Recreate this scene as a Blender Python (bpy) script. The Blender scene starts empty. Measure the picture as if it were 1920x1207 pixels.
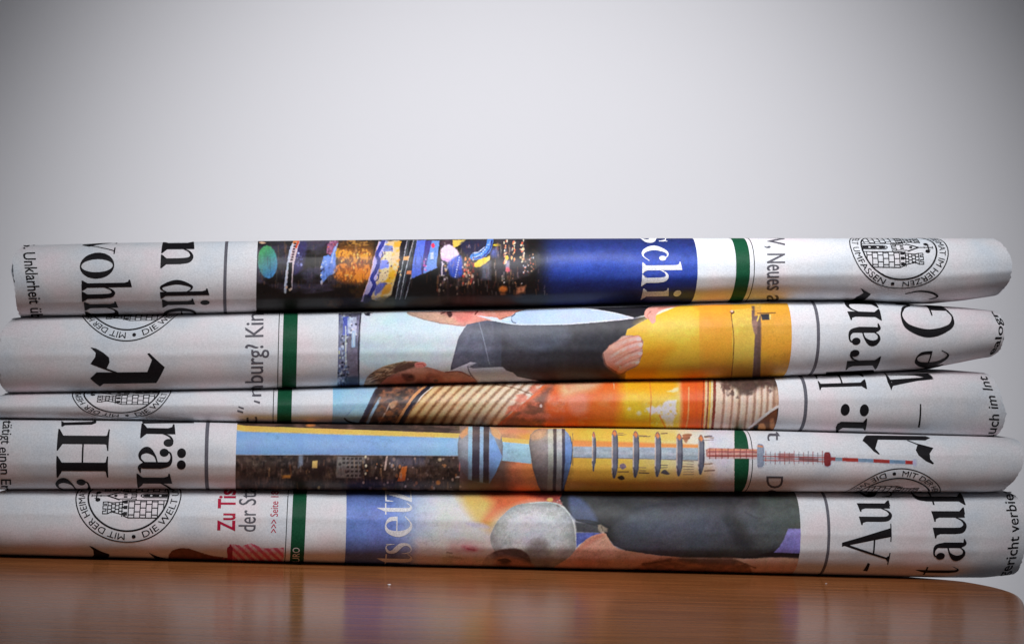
import bpy, bmesh, math, random
import numpy as np
from mathutils import Matrix, Vector

# ------------------------------------------------------------------ camera, world, lights, exposure
K = 0.0002                     # metres per layout unit
F, CX, HOR, EYE = 3800.0, 560.0, 590.0, 473.0   # focal length, principal column and row, eye height above the table (layout units)
CAMX = CX - 960.0
ROLL = math.radians(1.38)
YAW = 0.0
scene = bpy.context.scene
col = scene.collection

cam_d = bpy.data.cameras.new("camera")
cam = bpy.data.objects.new("camera", cam_d)
col.objects.link(cam)
cam.location = (CAMX * K, -F * K, EYE * K)
cam.rotation_euler = (Matrix.Rotation(math.pi / 2, 3, 'X') @ Matrix.Rotation(ROLL, 3, 'Z')).to_euler()
cam_d.sensor_width = 36.0
cam_d.lens = 36.0 * F / 1920.0
cam_d.shift_x = (960.0 - CX) / 1920.0
cam_d.shift_y = -(603.5 - HOR) / 1920.0
cam_d.clip_start = 0.01
cam_d.clip_end = 50
scene.camera = cam

world = bpy.data.worlds.new("World")
scene.world = world
world.use_nodes = True
bg = world.node_tree.nodes["Background"]
bg.inputs[0].default_value = (0.86, 0.9, 1.0, 1)
bg.inputs[1].default_value = 0.06

def area(name, loc, target, size, size_y, power, color):
    d = bpy.data.lights.new(name, 'AREA')
    d.shape = 'RECTANGLE'; d.size = size; d.size_y = size_y
    d.energy = power; d.color = color
    o = bpy.data.objects.new(name, d); col.objects.link(o)
    o.location = loc
    v = [t - l for t, l in zip(target, loc)]
    o.rotation_euler = Vector(v).to_track_quat('-Z', 'Y').to_euler()
    return o

def spot(name, loc, target, power, angle, blend, radius, color):
    d = bpy.data.lights.new(name, 'SPOT')
    d.energy = power; d.color = color; d.spot_size = math.radians(angle); d.spot_blend = blend
    d.shadow_soft_size = radius
    o = bpy.data.objects.new(name, d); col.objects.link(o)
    o.location = loc
    v = [t - l for t, l in zip(target, loc)]
    o.rotation_euler = Vector(v).to_track_quat('-Z', 'Y').to_euler()
    return o

KEY = spot("key_light", (-0.02, -0.50, 0.56), (0.0, 0.02, 0.055), 19.5, 47, 1.0, 0.13, (0.97, 0.975, 1.0))
WALLSPOT = spot("added_wall_spot", (0.03, -0.40, 0.55), (0.063, 0.6, 0.06), 47.0, 50, 1.0, 0.06, (0.97, 0.97, 1.0))  # added lamp, no fixture: bright wall centre, corners falling off like a vignette

scene.view_settings.view_transform = 'Standard'
scene.view_settings.look = 'None'
scene.view_settings.exposure = 0.0
scene.view_settings.gamma = 1.0
scene.view_settings.use_curve_mapping = False
scene.cycles.max_bounces = 8

# ------------------------------------------------------------------ materials
def srgb(c):
    c = np.asarray(c, float) / 255.0
    return np.where(c <= 0.04045, c / 12.92, ((c + 0.055) / 1.055) ** 2.4)

def new_mat(name):
    m = bpy.data.materials.new(name); m.use_nodes = True
    nt = m.node_tree; nt.nodes.clear()
    out = nt.nodes.new('ShaderNodeOutputMaterial')
    b = nt.nodes.new('ShaderNodeBsdfPrincipled')
    nt.links.new(b.outputs[0], out.inputs[0])
    return m, nt, b

def paper_nodes(nt):
    """newsprint colour: pale grey with faint bluish / rosy mottling and speckle"""
    N, L = nt.nodes, nt.links
    geo = N.new('ShaderNodeNewGeometry')
    n1 = N.new('ShaderNodeTexNoise'); n1.inputs['Scale'].default_value = 55; n1.inputs['Detail'].default_value = 3
    n2 = N.new('ShaderNodeTexNoise'); n2.inputs['Scale'].default_value = 1700; n2.inputs['Detail'].default_value = 2
    L.new(geo.outputs['Position'], n1.inputs['Vector']); L.new(geo.outputs['Position'], n2.inputs['Vector'])
    r1 = N.new('ShaderNodeValToRGB')
    e = r1.color_ramp.elements
    e[0].position = 0.32; e[0].color = (0.665, 0.72, 0.785, 1)
    e[1].position = 0.70; e[1].color = (0.82, 0.73, 0.765, 1)
    k = e.new(0.5); k.color = (0.75, 0.755, 0.785, 1)
    L.new(n1.outputs['Fac'], r1.inputs['Fac'])
    r2 = N.new('ShaderNodeMapRange')
    r2.inputs['From Min'].default_value = 0.3; r2.inputs['From Max'].default_value = 0.7
    r2.inputs['To Min'].default_value = 0.88; r2.inputs['To Max'].default_value = 1.06
    L.new(n2.outputs['Fac'], r2.inputs['Value'])
    mx = N.new('ShaderNodeVectorMath'); mx.operation = 'SCALE'
    L.new(r1.outputs['Color'], mx.inputs[0]); L.new(r2.outputs['Result'], mx.inputs['Scale'])
    bp = N.new('ShaderNodeBump'); bp.inputs['Strength'].default_value = 0.42; bp.inputs['Distance'].default_value = 0.0004
    n3 = N.new('ShaderNodeTexNoise'); n3.inputs['Scale'].default_value = 160; n3.inputs['Detail'].default_value = 5
    L.new(geo.outputs['Position'], n3.inputs['Vector']); L.new(n3.outputs['Fac'], bp.inputs['Height'])
    return mx.outputs[0], bp.outputs[0]

def mat_paper():
    m, nt, b = new_mat("newsprint")
    c, bp = paper_nodes(nt)
    nt.links.new(c, b.inputs['Base Color']); nt.links.new(bp, b.inputs['Normal'])
    b.inputs['Roughness'].default_value = 0.62
    b.inputs['Specular IOR Level'].default_value = 0.25
    return m

def mat_photo():
    """ink stored per vertex, multiplied onto the newsprint colour"""
    m, nt, b = new_mat("printed_photo")
    c, bp = paper_nodes(nt)
    at = nt.nodes.new('ShaderNodeAttribute'); at.attribute_name = 'ink'
    mu = nt.nodes.new('ShaderNodeVectorMath'); mu.operation = 'MULTIPLY'
    nt.links.new(c, mu.inputs[0]); nt.links.new(at.outputs['Color'], mu.inputs[1])
    nt.links.new(mu.outputs[0], b.inputs['Base Color']); nt.links.new(bp, b.inputs['Normal'])
    b.inputs['Roughness'].default_value = 0.5
    b.inputs['Specular IOR Level'].default_value = 0.25
    return m

def mat_ink(name, rgb, rough=0.55):
    """printed ink of one colour with slight uneven coverage"""
    m, nt, b = new_mat(name)
    N, L = nt.nodes, nt.links
    geo = N.new('ShaderNodeNewGeometry')
    n = N.new('ShaderNodeTexNoise'); n.inputs['Scale'].default_value = 1900; n.inputs['Detail'].default_value = 3
    L.new(geo.outputs['Position'], n.inputs['Vector'])
    r = N.new('ShaderNodeValToRGB')
    lin = srgb(rgb)
    r.color_ramp.elements[0].position = 0.3; r.color_ramp.elements[1].position = 0.75
    r.color_ramp.elements[0].color = (*(lin * 0.8), 1)
    r.color_ramp.elements[1].color = (*np.minimum(lin * 1.25 + 0.004, 1), 1)
    L.new(n.outputs['Fac'], r.inputs['Fac']); L.new(r.outputs['Color'], b.inputs['Base Color'])
    b.inputs['Roughness'].default_value = rough
    b.inputs['Specular IOR Level'].default_value = 0.12
    return m

def mat_wood():
    m, nt, b = new_mat("table_veneer")
    N, L = nt.nodes, nt.links
    tc = N.new('ShaderNodeNewGeometry')
    mp = N.new('ShaderNodeMapping'); mp.inputs['Scale'].default_value = (6, 90, 6)
    mp.inputs['Rotation'].default_value = (0, 0, math.radians(3))
    L.new(tc.outputs['Position'], mp.inputs['Vector'])
    n1 = N.new('ShaderNodeTexNoise'); n1.inputs['Scale'].default_value = 3; n1.inputs['Detail'].default_value = 8
    n1.inputs['Roughness'].default_value = 0.65; n1.inputs['Distortion'].default_value = 0.6
    L.new(mp.outputs[0], n1.inputs['Vector'])
    r = N.new('ShaderNodeValToRGB'); e = r.color_ramp.elements
    e[0].position = 0.30; e[0].color = (0.21, 0.068, 0.020, 1)
    e[1].position = 0.72; e[1].color = (0.40, 0.150, 0.050, 1)
    k = e.new(0.5); k.color = (0.30, 0.105, 0.034, 1)
    L.new(n1.outputs['Fac'], r.inputs['Fac'])
    n2 = N.new('ShaderNodeTexNoise'); n2.inputs['Scale'].default_value = 2200; n2.inputs['Detail'].default_value = 2
    L.new(tc.outputs['Position'], n2.inputs['Vector'])
    mr = N.new('ShaderNodeMapRange'); mr.inputs['From Min'].default_value = 0.3; mr.inputs['From Max'].default_value = 0.7
    mr.inputs['To Min'].default_value = 0.78; mr.inputs['To Max'].default_value = 1.22
    L.new(n2.outputs['Fac'], mr.inputs['Value'])
    sc = N.new('ShaderNodeVectorMath'); sc.operation = 'SCALE'
    L.new(r.outputs['Color'], sc.inputs[0]); L.new(mr.outputs['Result'], sc.inputs['Scale'])
    L.new(sc.outputs[0], b.inputs['Base Color'])
    rr = N.new('ShaderNodeMapRange'); rr.inputs['To Min'].default_value = 0.15; rr.inputs['To Max'].default_value = 0.24
    L.new(n1.outputs['Fac'], rr.inputs['Value']); L.new(rr.outputs['Result'], b.inputs['Roughness'])
    b.inputs['Specular IOR Level'].default_value = 0.12
    return m

def mat_wall():
    m, nt, b = new_mat("wall_paint")
    N, L = nt.nodes, nt.links
    geo = N.new('ShaderNodeNewGeometry')
    n = N.new('ShaderNodeTexNoise'); n.inputs['Scale'].default_value = 4; n.inputs['Detail'].default_value = 4
    L.new(geo.outputs['Position'], n.inputs['Vector'])
    r = N.new('ShaderNodeValToRGB')
    r.color_ramp.elements[0].color = (0.765, 0.76, 0.785, 1); r.color_ramp.elements[1].color = (0.795, 0.79, 0.81, 1)
    L.new(n.outputs['Fac'], r.inputs['Fac']); L.new(r.outputs['Color'], b.inputs['Base Color'])
    b.inputs['Roughness'].default_value = 0.9
    b.inputs['Specular IOR Level'].default_value = 0.1
    return m

PAPER = mat_paper(); PHOTO = mat_photo(); WOOD = mat_wood(); WALL = mat_wall()
INK = dict(black=mat_ink("black_ink", (24, 22, 26)), rule=mat_ink("grey_rule_ink", (98, 97, 106)),
           grey=mat_ink("grey_ink", (92, 90, 98)), green=mat_ink("green_ink", (18, 76, 50)),
           red=mat_ink("red_ink", (176, 28, 62)), white=mat_ink("bare_newsprint", (222, 222, 226)),
           line=mat_ink("line_ink", (52, 55, 56)))

# ------------------------------------------------------------------ wall and table
def mesh_obj(name, verts, faces, mat, parent=None, smooth=False):
    me = bpy.data.meshes.new(name)
    me.from_pydata([tuple(v) for v in verts], [], faces)
    me.materials.append(mat)
    if smooth:
        me.polygons.foreach_set('use_smooth', [True] * len(me.polygons))
    me.update()
    o = bpy.data.objects.new(name, me); col.objects.link(o)
    if parent: o.parent = parent
    return o

def slab(name, outline, z0, z1, mat, bev=0.0):
    bm = bmesh.new()
    vs = [bm.verts.new((x, y, z1)) for x, y in outline]
    f = bm.faces.new(vs)
    if f.normal.z < 0: f.normal_flip()
    r = bmesh.ops.extrude_face_region(bm, geom=[f])
    low = [g for g in r['geom'] if isinstance(g, bmesh.types.BMVert)]
    for v in low: v.co.z = z0
    bmesh.ops.recalc_face_normals(bm, faces=bm.faces)
    if bev:
        ed = [e for e in bm.edges if abs(e.verts[0].co.z - e.verts[1].co.z) < 1e-6]
        bmesh.ops.bevel(bm, geom=ed, offset=bev, segments=3, profile=0.5, affect='EDGES')
    me = bpy.data.meshes.new(name); bm.to_mesh(me); bm.free()
    me.materials.append(mat)
    o = bpy.data.objects.new(name, me); col.objects.link(o)
    return o

WY = 0.60
wall = slab("wall", [(-3, WY), (3, WY), (3, WY + 0.05), (-3, WY + 0.05)], -0.9, 2.2, WALL)
wall["kind"] = "structure"

# table outline; rounded far right corner under the ends of the papers
def on_table(px, py):
    a, b = px - CX, py - HOR
    a, b = a * math.cos(ROLL) + b * math.sin(ROLL), -a * math.sin(ROLL) + b * math.cos(ROLL)
    dep = EYE * F / b
    return a * dep / F + CAMX, dep - F
corner = [on_table(*q) for q in ((1946, 1290), (1934, 1207), (1928, 1170), (1924, 1142), (1919, 1122), (1906, 1111), (1874, 1101), (1834, 1093), (1796, 1087))]
def smooth_outline(pts, it=2):
    pts = list(pts)
    for _ in range(it):
        q = [pts[0]]
        for m, n in zip(pts[:-1], pts[1:]):
            q += [(0.75 * m[0] + 0.25 * n[0], 0.75 * m[1] + 0.25 * n[1]), (0.25 * m[0] + 0.75 * n[0], 0.25 * m[1] + 0.75 * n[1])]
        q.append(pts[-1]); pts = q
    return pts
corner = smooth_outline(corner + [(corner[-1][0] - 120, corner[-1][1] + 60), (corner[-1][0] - 320, corner[-1][1] + 150), (corner[-1][0] - 620, corner[-1][1] + 280)])
edge = [(-2600, -4200), (corner[0][0] - 500, -4200)] + corner + [(-500, 520), (-2600, 900)]
table = slab("table", [(x * K, y * K) for x, y in edge], -0.025, 0.0, WOOD, bev=0.0015)
table["label"] = "glossy brown wooden table top with a rounded corner under the newspapers"
table["category"] = "table"
# ------------------------------------------------------------------ newspaper surfaces
cs, sn = math.cos(YAW), math.sin(YAW)
def to_world(u, d, z):
    return u * cs + d * sn, -u * sn + d * cs, z
def proj(u, d, z):
    X, Y, Z = to_world(u, d, z)
    q = F / (Y + F)
    a, b = (X - CAMX) * q, (EYE - Z) * q
    return CX + a * math.cos(ROLL) - b * math.sin(ROLL), HOR + a * math.sin(ROLL) + b * math.cos(ROLL)
def unproj(px, py, d):
    """layout point at stack depth d seen at picture row/column"""
    a = np.asarray(px, float) - CX; b = np.asarray(py, float) - HOR
    a, b = a * math.cos(ROLL) + b * math.sin(ROLL), -a * math.sin(ROLL) + b * math.cos(ROLL)
    u = a + CAMX
    for _ in range(6):
        Y = -u * sn + d * cs
        X = a * (Y + F) / F + CAMX
        u = (X - d * sn) / cs
    Y = -u * sn + d * cs
    return u, EYE - b * (Y + F) / F

UG = np.linspace(-1150, 1150, 461)
def edge_curve(pts, d):
    p = np.array(sorted(pts), float)
    u, z = unproj(p[:, 0], p[:, 1], d)
    zz = np.interp(UG, u, z)
    k = np.hanning(15); k /= k.sum()
    return np.convolve(np.pad(zz, 7, mode='edge'), k, mode='valid')

class Paper: pass
PAPERS = []
# front offset, bulge depth upper / lower, superellipse power, top edge points
spec = [
    dict(f=-4, bu=70, bl=84, n=2.05, top=[(20, 461), (200, 456), (420, 453), (700, 450), (960, 448), (1300, 447), (1600, 447), (1900, 447)]),
    dict(f=4, bu=70, bl=78, n=2.1, top=[(0, 600), (40, 594), (300, 590), (480, 586), (720, 581), (960, 577), (1200, 570), (1440, 564), (1590, 564), (1700, 570), (1800, 576), (1890, 586)]),
    dict(f=20, bu=62, bl=60, n=2.15, top=[(0, 737), (250, 733), (500, 728), (740, 721), (960, 716), (1180, 712), (1350, 709), (1440, 706), (1600, 699), (1750, 694), (1830, 697), (1900, 706)]),
    dict(f=-12, bu=60, bl=80, n=2.1, top=[(0, 786), (200, 788), (460, 793), (850, 798), (940, 801), (1200, 804), (1440, 808), (1700, 815), (1855, 819), (1920, 822)]),
    dict(f=0, bu=70, bl=84, n=2.1, top=[(0, 916), (300, 915), (700, 917), (940, 919), (1440, 920), (1880, 921)]),
]
lift = {0: [(1500, 0), (1620, 1), (1735, 3), (1800, 14), (1850, 27), (1900, 42)],
        1: [(1500, 0), (1640, 1), (1740, 4), (1800, 18), (1860, 34), (1900, 46)],
        2: [(1700, 0), (1850, 0), (1900, 4)],
        3: [(1700, 0), (1850, 0), (1880, 3), (1920, 14)],
        4: [(1500, 0), (1760, 0.0), (1850, 2), (1920, 12)]}
for i, s in enumerate(spec):
    p = Paper(); p.i = i; p.f = s['f']; p.bu = s['bu']; p.bl = s['bl']; p.n = s['n']
    p.ztop = edge_curve(s['top'], s['f'] + s['bu'])
    PAPERS.append(p)
for i, p in enumerate(PAPERS):
    base = PAPERS[i + 1].ztop - 0.5 if i < 4 else np.full_like(UG, 0.5)
    l = np.array(lift[i], float)
    lu, _ = unproj(l[:, 0], np.full(len(l), 700.0), p.f + p.bl)
    p.zbot = base + np.interp(UG, lu, l[:, 1])
    p.a0 = float(np.mean(p.ztop - p.zbot)) / 2
    FL, BB = 150.0, 62.0
    # closed profile: arc position w (0 at the foremost line, + up) -> depth, zn
    t = np.linspace(0, 1, 240)
    def half(b):
        zn = np.sin(t * math.pi / 2)
        d = b * (1 - np.maximum(1 - zn ** p.n, 0) ** (1 / p.n))
        return d, zn
    def full(b):
        d, zn = half(b)
        d2 = np.linspace(b, b + FL + (max(p.bu, p.bl) - b), 60)[1:]
        tt = np.linspace(0, math.pi / 2, 60)[1:]
        dm = max(p.bu, p.bl) + FL
        d3 = dm + BB * np.sin(tt); z3 = np.cos(tt)
        d = np.concatenate([d, d2, d3]); z = np.concatenate([zn, np.ones(len(d2)), z3])
        return d, z
    du, zu = full(p.bu); dl, zl = full(p.bl)
    wu = np.concatenate([[0], np.cumsum(np.hypot(np.diff(du), np.diff(zu) * p.a0))])
    wl = np.concatenate([[0], np.cumsum(np.hypot(np.diff(dl), np.diff(zl) * p.a0))])
    p.W = np.concatenate([-wl[::-1], wu[1:]]); p.D = np.concatenate([dl[::-1], du[1:]]); p.Z = np.concatenate([-zl[::-1], zu[1:]])
    rs = np.random.RandomState(40 + i)
    p.waves = [(rs.uniform(0.0008, 0.004) * 2 * math.pi, rs.uniform(-0.006, 0.006) * 2 * math.pi, rs.uniform(0, 6.28), rs.uniform(0.5, 1.4)) for _ in range(5)]
    p.waves += [(rs.uniform(0.006, 0.014) * 2 * math.pi, rs.uniform(-0.01, 0.01) * 2 * math.pi, rs.uniform(0, 6.28), rs.uniform(0.10, 0.26)) for _ in range(7)]
    p.waves += [(rs.uniform(0.02, 0.05) * 2 * math.pi, rs.uniform(-0.03, 0.03) * 2 * math.pi, rs.uniform(0, 6.28), rs.uniform(0.015, 0.04)) for _ in range(8)]

FOLDS = [[(-16, .006, 1.5, 9, 60, 1100), (30, -.01, .8, 5, -900, -100), (-45, .0, .9, 6, -1000, 200)], [(-10, -.012, 1.3, 8, -1050, 300), (22, .008, .9, 6, 300, 1000)],
         [(6, .004, 1.0, 7, -1000, 1000)], [(-12, .0, 1.2, 8, -1000, 400), (14, .012, .9, 6, 200, 1000)], [(20, -.008, 1.2, 8, -1050, 200), (-30, .01, 1.2, 8, -200, 1000), (4, 0, .8, 6, 300, 1000)]]
for p_, f_ in zip(PAPERS, FOLDS): p_.folds = f_

def surf_l(p, u, w):
    """layout coordinates (u, depth, z) of the paper's outer face"""
    u = np.asarray(u, float); w = np.asarray(w, float)
    d = np.interp(w, p.W, p.D); zn = np.interp(w, p.W, p.Z)
    zt = np.interp(u, UG, p.ztop); zb = np.interp(u, UG, p.zbot)
    wob = np.zeros(np.broadcast(u, w).shape)
    for a, b, ph, amp in p.waves:
        wob = wob + amp * np.sin(a * u + b * w + ph)
    for w0, sl, amp, wid, ua, ub in p.folds:
        q = (w - w0 - sl * u) / wid
        wob = wob - amp * np.exp(-q * q) * np.clip((u - ua) / 160, 0, 1) * np.clip((ub - u) / 160, 0, 1)
    fade = np.clip(1 - np.abs(zn) ** 8, 0, 1)
    return u + 0 * w, p.f + d + wob * fade, (zt + zb) / 2 + (zt - zb) / 2 * zn

def surf(p, u, w, off=0.0):
    e = 0.5
    a = np.stack(to_world(*surf_l(p, u, w)), -1)
    if np.any(off):
        du = np.stack(to_world(*surf_l(p, u + e, w)), -1) - np.stack(to_world(*surf_l(p, u - e, w)), -1)
        dw = np.stack(to_world(*surf_l(p, u, w + e)), -1) - np.stack(to_world(*surf_l(p, u, w - e)), -1)
        n = np.cross(du, dw); n /= np.linalg.norm(n, axis=-1, keepdims=True) + 1e-9
        a = a + n * (np.asarray(off)[..., None] if np.ndim(off) else off)
    return a * K

def L(p, px, py):
    """page coordinates (u, w) of the point printed where the picture shows (px, py)"""
    u = float(unproj(px, py, p.f)[0])
    fr = np.abs(p.Z) < 0.996
    fr &= p.D < max(p.bu, p.bl)
    wg = np.linspace(p.W[fr].min(), p.W[fr].max(), 281)
    w = 0.0
    for _ in range(5):
        X, Y = proj(*surf_l(p, np.full_like(wg, u), wg))
        i0, i1 = int(np.argmin(Y)), int(np.argmax(Y))      # i0: top (small row), i1: bottom
        ys, ws = Y[i1:i0 + 1][::-1], wg[i1:i0 + 1][::-1]
        if py < ys[0]: w = ws[0] + (ys[0] - py)
        elif py > ys[-1]: w = ws[-1] - (py - ys[-1])
        else: w = float(np.interp(py, ys, ws))
        ax, _ = proj(*surf_l(p, np.array([u]), np.array([np.clip(w, ws[-1], ws[0])])))
        u += (px - float(ax[0]))
    return u, w

def edge_fn(p, pts):
    q = np.array([L(p, *t) for t in pts])
    o = np.argsort(q[:, 1]); q = q[o]
    return lambda w: np.interp(w, q[:, 1], q[:, 0])
ENDS = [
    ([(47, 461), (24, 484), (24, 500), (27, 530), (30, 565), (37, 592)], [(1864, 448), (1886, 466), (1896, 484), (1898, 500), (1896, 515), (1888, 535), (1880, 543)]),
    ([(22, 600), (8, 612), (2, 630), (-2, 660), (0, 705), (3, 722), (16, 736)], [(1862, 581), (1875, 592), (1883, 608), (1880, 640), (1876, 654), (1862, 666)]),
    ([(8, 739), (-14, 748), (-20, 765), (-18, 790)], [(1848, 700), (1858, 706), (1870, 722), (1880, 752), (1887, 775), (1882, 795), (1868, 816)]),
    ([(-20, 790), (-38, 830), (-40, 870), (-26, 912)], [(1900, 821), (1914, 830), (1921, 850), (1918, 870), (1906, 895), (1888, 912), (1880, 919)]),
    ([(14, 916), (-16, 930), (-34, 960), (-36, 1000), (-18, 1038)], [(1890, 922), (1908, 932), (1921, 952), (1925, 980), (1921, 1035), (1913, 1060), (1898, 1080), (1890, 1083)]),
]

def grid_mesh(name, P, mat, parent, closed=False, cols=None, keep=None):
    """P: (nu, nw, 3)"""
    nu, nw = P.shape[:2]
    idx = np.arange(nu * nw).reshape(nu, nw)
    if closed:
        a = idx[:-1, :]; b = idx[1:, :]
        quads = np.stack([a, b, np.roll(b, -1, 1), np.roll(a, -1, 1)], -1).reshape(-1, 4)
    else:
        quads = np.stack([idx[:-1, :-1], idx[1:, :-1], idx[1:, 1:], idx[:-1, 1:]], -1)
        if keep is not None:
            kq = keep[:-1, :-1] | keep[1:, :-1] | keep[1:, 1:] | keep[:-1, 1:]
            quads = quads[kq]
        quads = quads.reshape(-1, 4)
    V = P.reshape(-1, 3)
    if keep is not None:
        used = np.unique(quads); rm = np.full(len(V), -1); rm[used] = np.arange(len(used))
        V = V[used]; quads = rm[quads]
        if cols is not None: cols = cols.reshape(-1, 3)[used]
    me = bpy.data.meshes.new(name)
    me.vertices.add(len(V)); me.vertices.foreach_set('co', V.astype(np.float32).ravel())
    nq = len(quads)
    me.loops.add(nq * 4); me.loops.foreach_set('vertex_index', quads.astype(np.int32).ravel())
    me.polygons.add(nq)
    me.polygons.foreach_set('loop_start', np.arange(0, nq * 4, 4, dtype=np.int32))
    me.polygons.foreach_set('loop_total', np.full(nq, 4, np.int32))
    me.polygons.foreach_set('use_smooth', np.ones(nq, bool))
    me.update(calc_edges=True); me.validate()
    if cols is not None:
        at = me.attributes.new('ink', 'FLOAT_COLOR', 'POINT')
        c4 = np.ones((len(V), 4), np.float32); c4[:, :3] = cols.reshape(-1, 3)
        at.data.foreach_set('color', c4.ravel())
    me.materials.append(mat)
    o = bpy.data.objects.new(name, me); col.objects.link(o)
    o.parent = parent
    return o

LABELS = [
    "rolled newspaper on top of the stack, with a night harbour photo and blue sky",
    "rolled newspaper with a photo of two suited men holding a yellow envelope",
    "thin rolled newspaper with a photo of coiled rope and orange rusty metal",
    "rolled newspaper with a tall television tower photo running along it",
    "rolled newspaper at the bottom of the stack lying on the brown table",
]
def build_papers():
    for i, p in enumerate(PAPERS):
        e = bpy.data.objects.new("newspaper", None); col.objects.link(e)
        e["label"] = LABELS[i]; e["category"] = "newspaper"; e["group"] = "stack of rolled newspapers"
        p.root = e
        fl, fr = edge_fn(p, ENDS[i][0]), edge_fn(p, ENDS[i][1])
        p.fl, p.fr = fl, fr
        rs = np.random.RandomState(7 + i)
        # outer sheet
        wsamp = np.concatenate([np.linspace(p.W[0], -150, 60, endpoint=False), np.linspace(-150, 150, 161), np.linspace(150, p.W[-1], 60)[1:-1]])
        jag = np.interp(wsamp, np.linspace(p.W[0], p.W[-1], 240), rs.randn(240) * 0.9)
        jag2 = np.interp(wsamp, np.linspace(p.W[0], p.W[-1], 240), rs.randn(240) * 0.7)
        s = np.linspace(0, 1, 170)
        uu = (fl(wsamp) + jag)[None, :] * (1 - s[:, None]) + (fr(wsamp) + jag2)[None, :] * s[:, None]
        ww = np.broadcast_to(wsamp[None, :], uu.shape)
        grid_mesh("cover_page", surf(p, uu, ww), PAPER, e, closed=True)
        # inner sheets: nested leaves, their ends a little uneven
        V, Fc = [], []
        for k in range(1, 9):
            inset = 3.2 * k
            nw = 84
            wk = np.linspace(p.W[0], p.W[-1], nw, endpoint=False)
            us = np.concatenate([np.linspace(0, .04, 4), np.linspace(.1, .9, 14), np.linspace(.96, 1, 4)])
            jl = np.interp(wk, np.linspace(p.W[0], p.W[-1], 50), rs.randn(50) * 1.6) + rs.uniform(-5, 7)
            jr = np.interp(wk, np.linspace(p.W[0], p.W[-1], 50), rs.randn(50) * 1.6) - rs.uniform(-4, 8)
            U = (fl(wk) + jl)[None] * (1 - us[:, None]) + (fr(wk) + jr)[None] * us[:, None]
            Wk = np.broadcast_to(wk[None], U.shape)
            d = np.interp(Wk, p.W, p.D); zn = np.interp(Wk, p.W, p.Z)
            zt = np.interp(U, UG, p.ztop); zb = np.interp(U, UG, p.zbot)
            h = (zt - zb) / 2
            h2 = np.maximum(h - inset, h * 0.04)
            dm = max(p.bu, p.bl) + FL + BB
            d2 = inset + 2 + d * (dm - 2 * inset - 4) / dm
            P3 = np.stack(to_world(U, p.f + d2, (zt + zb) / 2 + h2 * zn), -1) * K
            base = len(V); nu = len(us)
            V += [tuple(x) for x in P3.reshape(-1, 3)]
            for a in range(nu - 1):
                for b in range(nw):
                    b2 = (b + 1) % nw
                    Fc.append((base + a * nw + b, base + (a + 1) * nw + b, base + (a + 1) * nw + b2, base + a * nw + b2))
        mesh_obj("inner_pages", V, Fc, PAPER, e, smooth=True)
build_papers()

# ------------------------------------------------------------------ flat print laid on the paper
def lay(p, polys, mat, name, off, label=None):
    """polys: list of polygons in page coordinates (u, w); every polygon a hair above the one before it"""
    bm = bmesh.new()
    for k, poly in enumerate(polys):
        pts = [q for j, q in enumerate(poly) if j == 0 or (abs(q[0] - poly[j - 1][0]) + abs(q[1] - poly[j - 1][1])) > 1e-5]
        if len(pts) < 3: continue
        vs = [bm.verts.new((x, y, k * 0.012 if k < 40 else 0.48 + (k % 7) * 0.012)) for x, y in pts]
        try: bm.faces.new(vs)
        except ValueError: pass
    return lay_bm(p, bm, mat, name, off, label)

def lay_bm(p, bm, mat, name, off, label=None):
    bmesh.ops.triangulate(bm, faces=bm.faces[:], quad_method='BEAUTY', ngon_method='EAR_CLIP')
    if not bm.verts:
        bm.free(); return None
    xs = [v.co.x for v in bm.verts]; ys = [v.co.y for v in bm.verts]
    for lo, hi, st, ax in ((min(ys), max(ys), 3.2, 1), (min(xs), max(xs), 18.0, 0)):
        c = math.floor(lo / st) * st + st
        while c < hi:
            co = (0, c, 0) if ax == 1 else (c, 0, 0); no = (0, 1, 0) if ax == 1 else (1, 0, 0)
            bmesh.ops.bisect_plane(bm, geom=bm.verts[:] + bm.edges[:] + bm.faces[:], dist=1e-6, plane_co=co, plane_no=no)
            c += st
    bm.verts.index_update()
    co = np.array([v.co[:] for v in bm.verts])
    W = surf(p, co[:, 0], co[:, 1], off + co[:, 2] * 0.25)
    for v, q in zip(bm.verts, W): v.co = q
    bmesh.ops.recalc_face_normals(bm, faces=bm.faces)
    me = bpy.data.meshes.new(name); bm.to_mesh(me); bm.free()
    me.polygons.foreach_set('use_smooth', [True] * len(me.polygons))
    me.materials.append(mat)
    o = bpy.data.objects.new(name, me); col.objects.link(o); o.parent = p.root
    if label: o["label"] = label
    return o

def catmull(pts, n=10, closed=False):
    P = [np.array(q, float) for q in pts]; out = []
    m = len(P)
    rng_ = range(m) if closed else range(m - 1)
    for i in rng_:
        p0 = P[i - 1] if (i > 0 or closed) else 2 * P[0] - P[1]
        p1, p2 = P[i], P[(i + 1) % m]
        p3 = P[(i + 2) % m] if (closed or i + 2 < m) else 2 * P[-1] - P[-2]
        for t in np.linspace(0, 1, n, endpoint=False):
            out.append(0.5 * (2 * p1 + (p2 - p0) * t + (2 * p0 - 5 * p1 + 4 * p2 - p3) * t * t + (3 * p1 - p0 - 3 * p2 + p3) * t ** 3))
    if not closed: out.append(P[-1])
    return out

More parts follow.
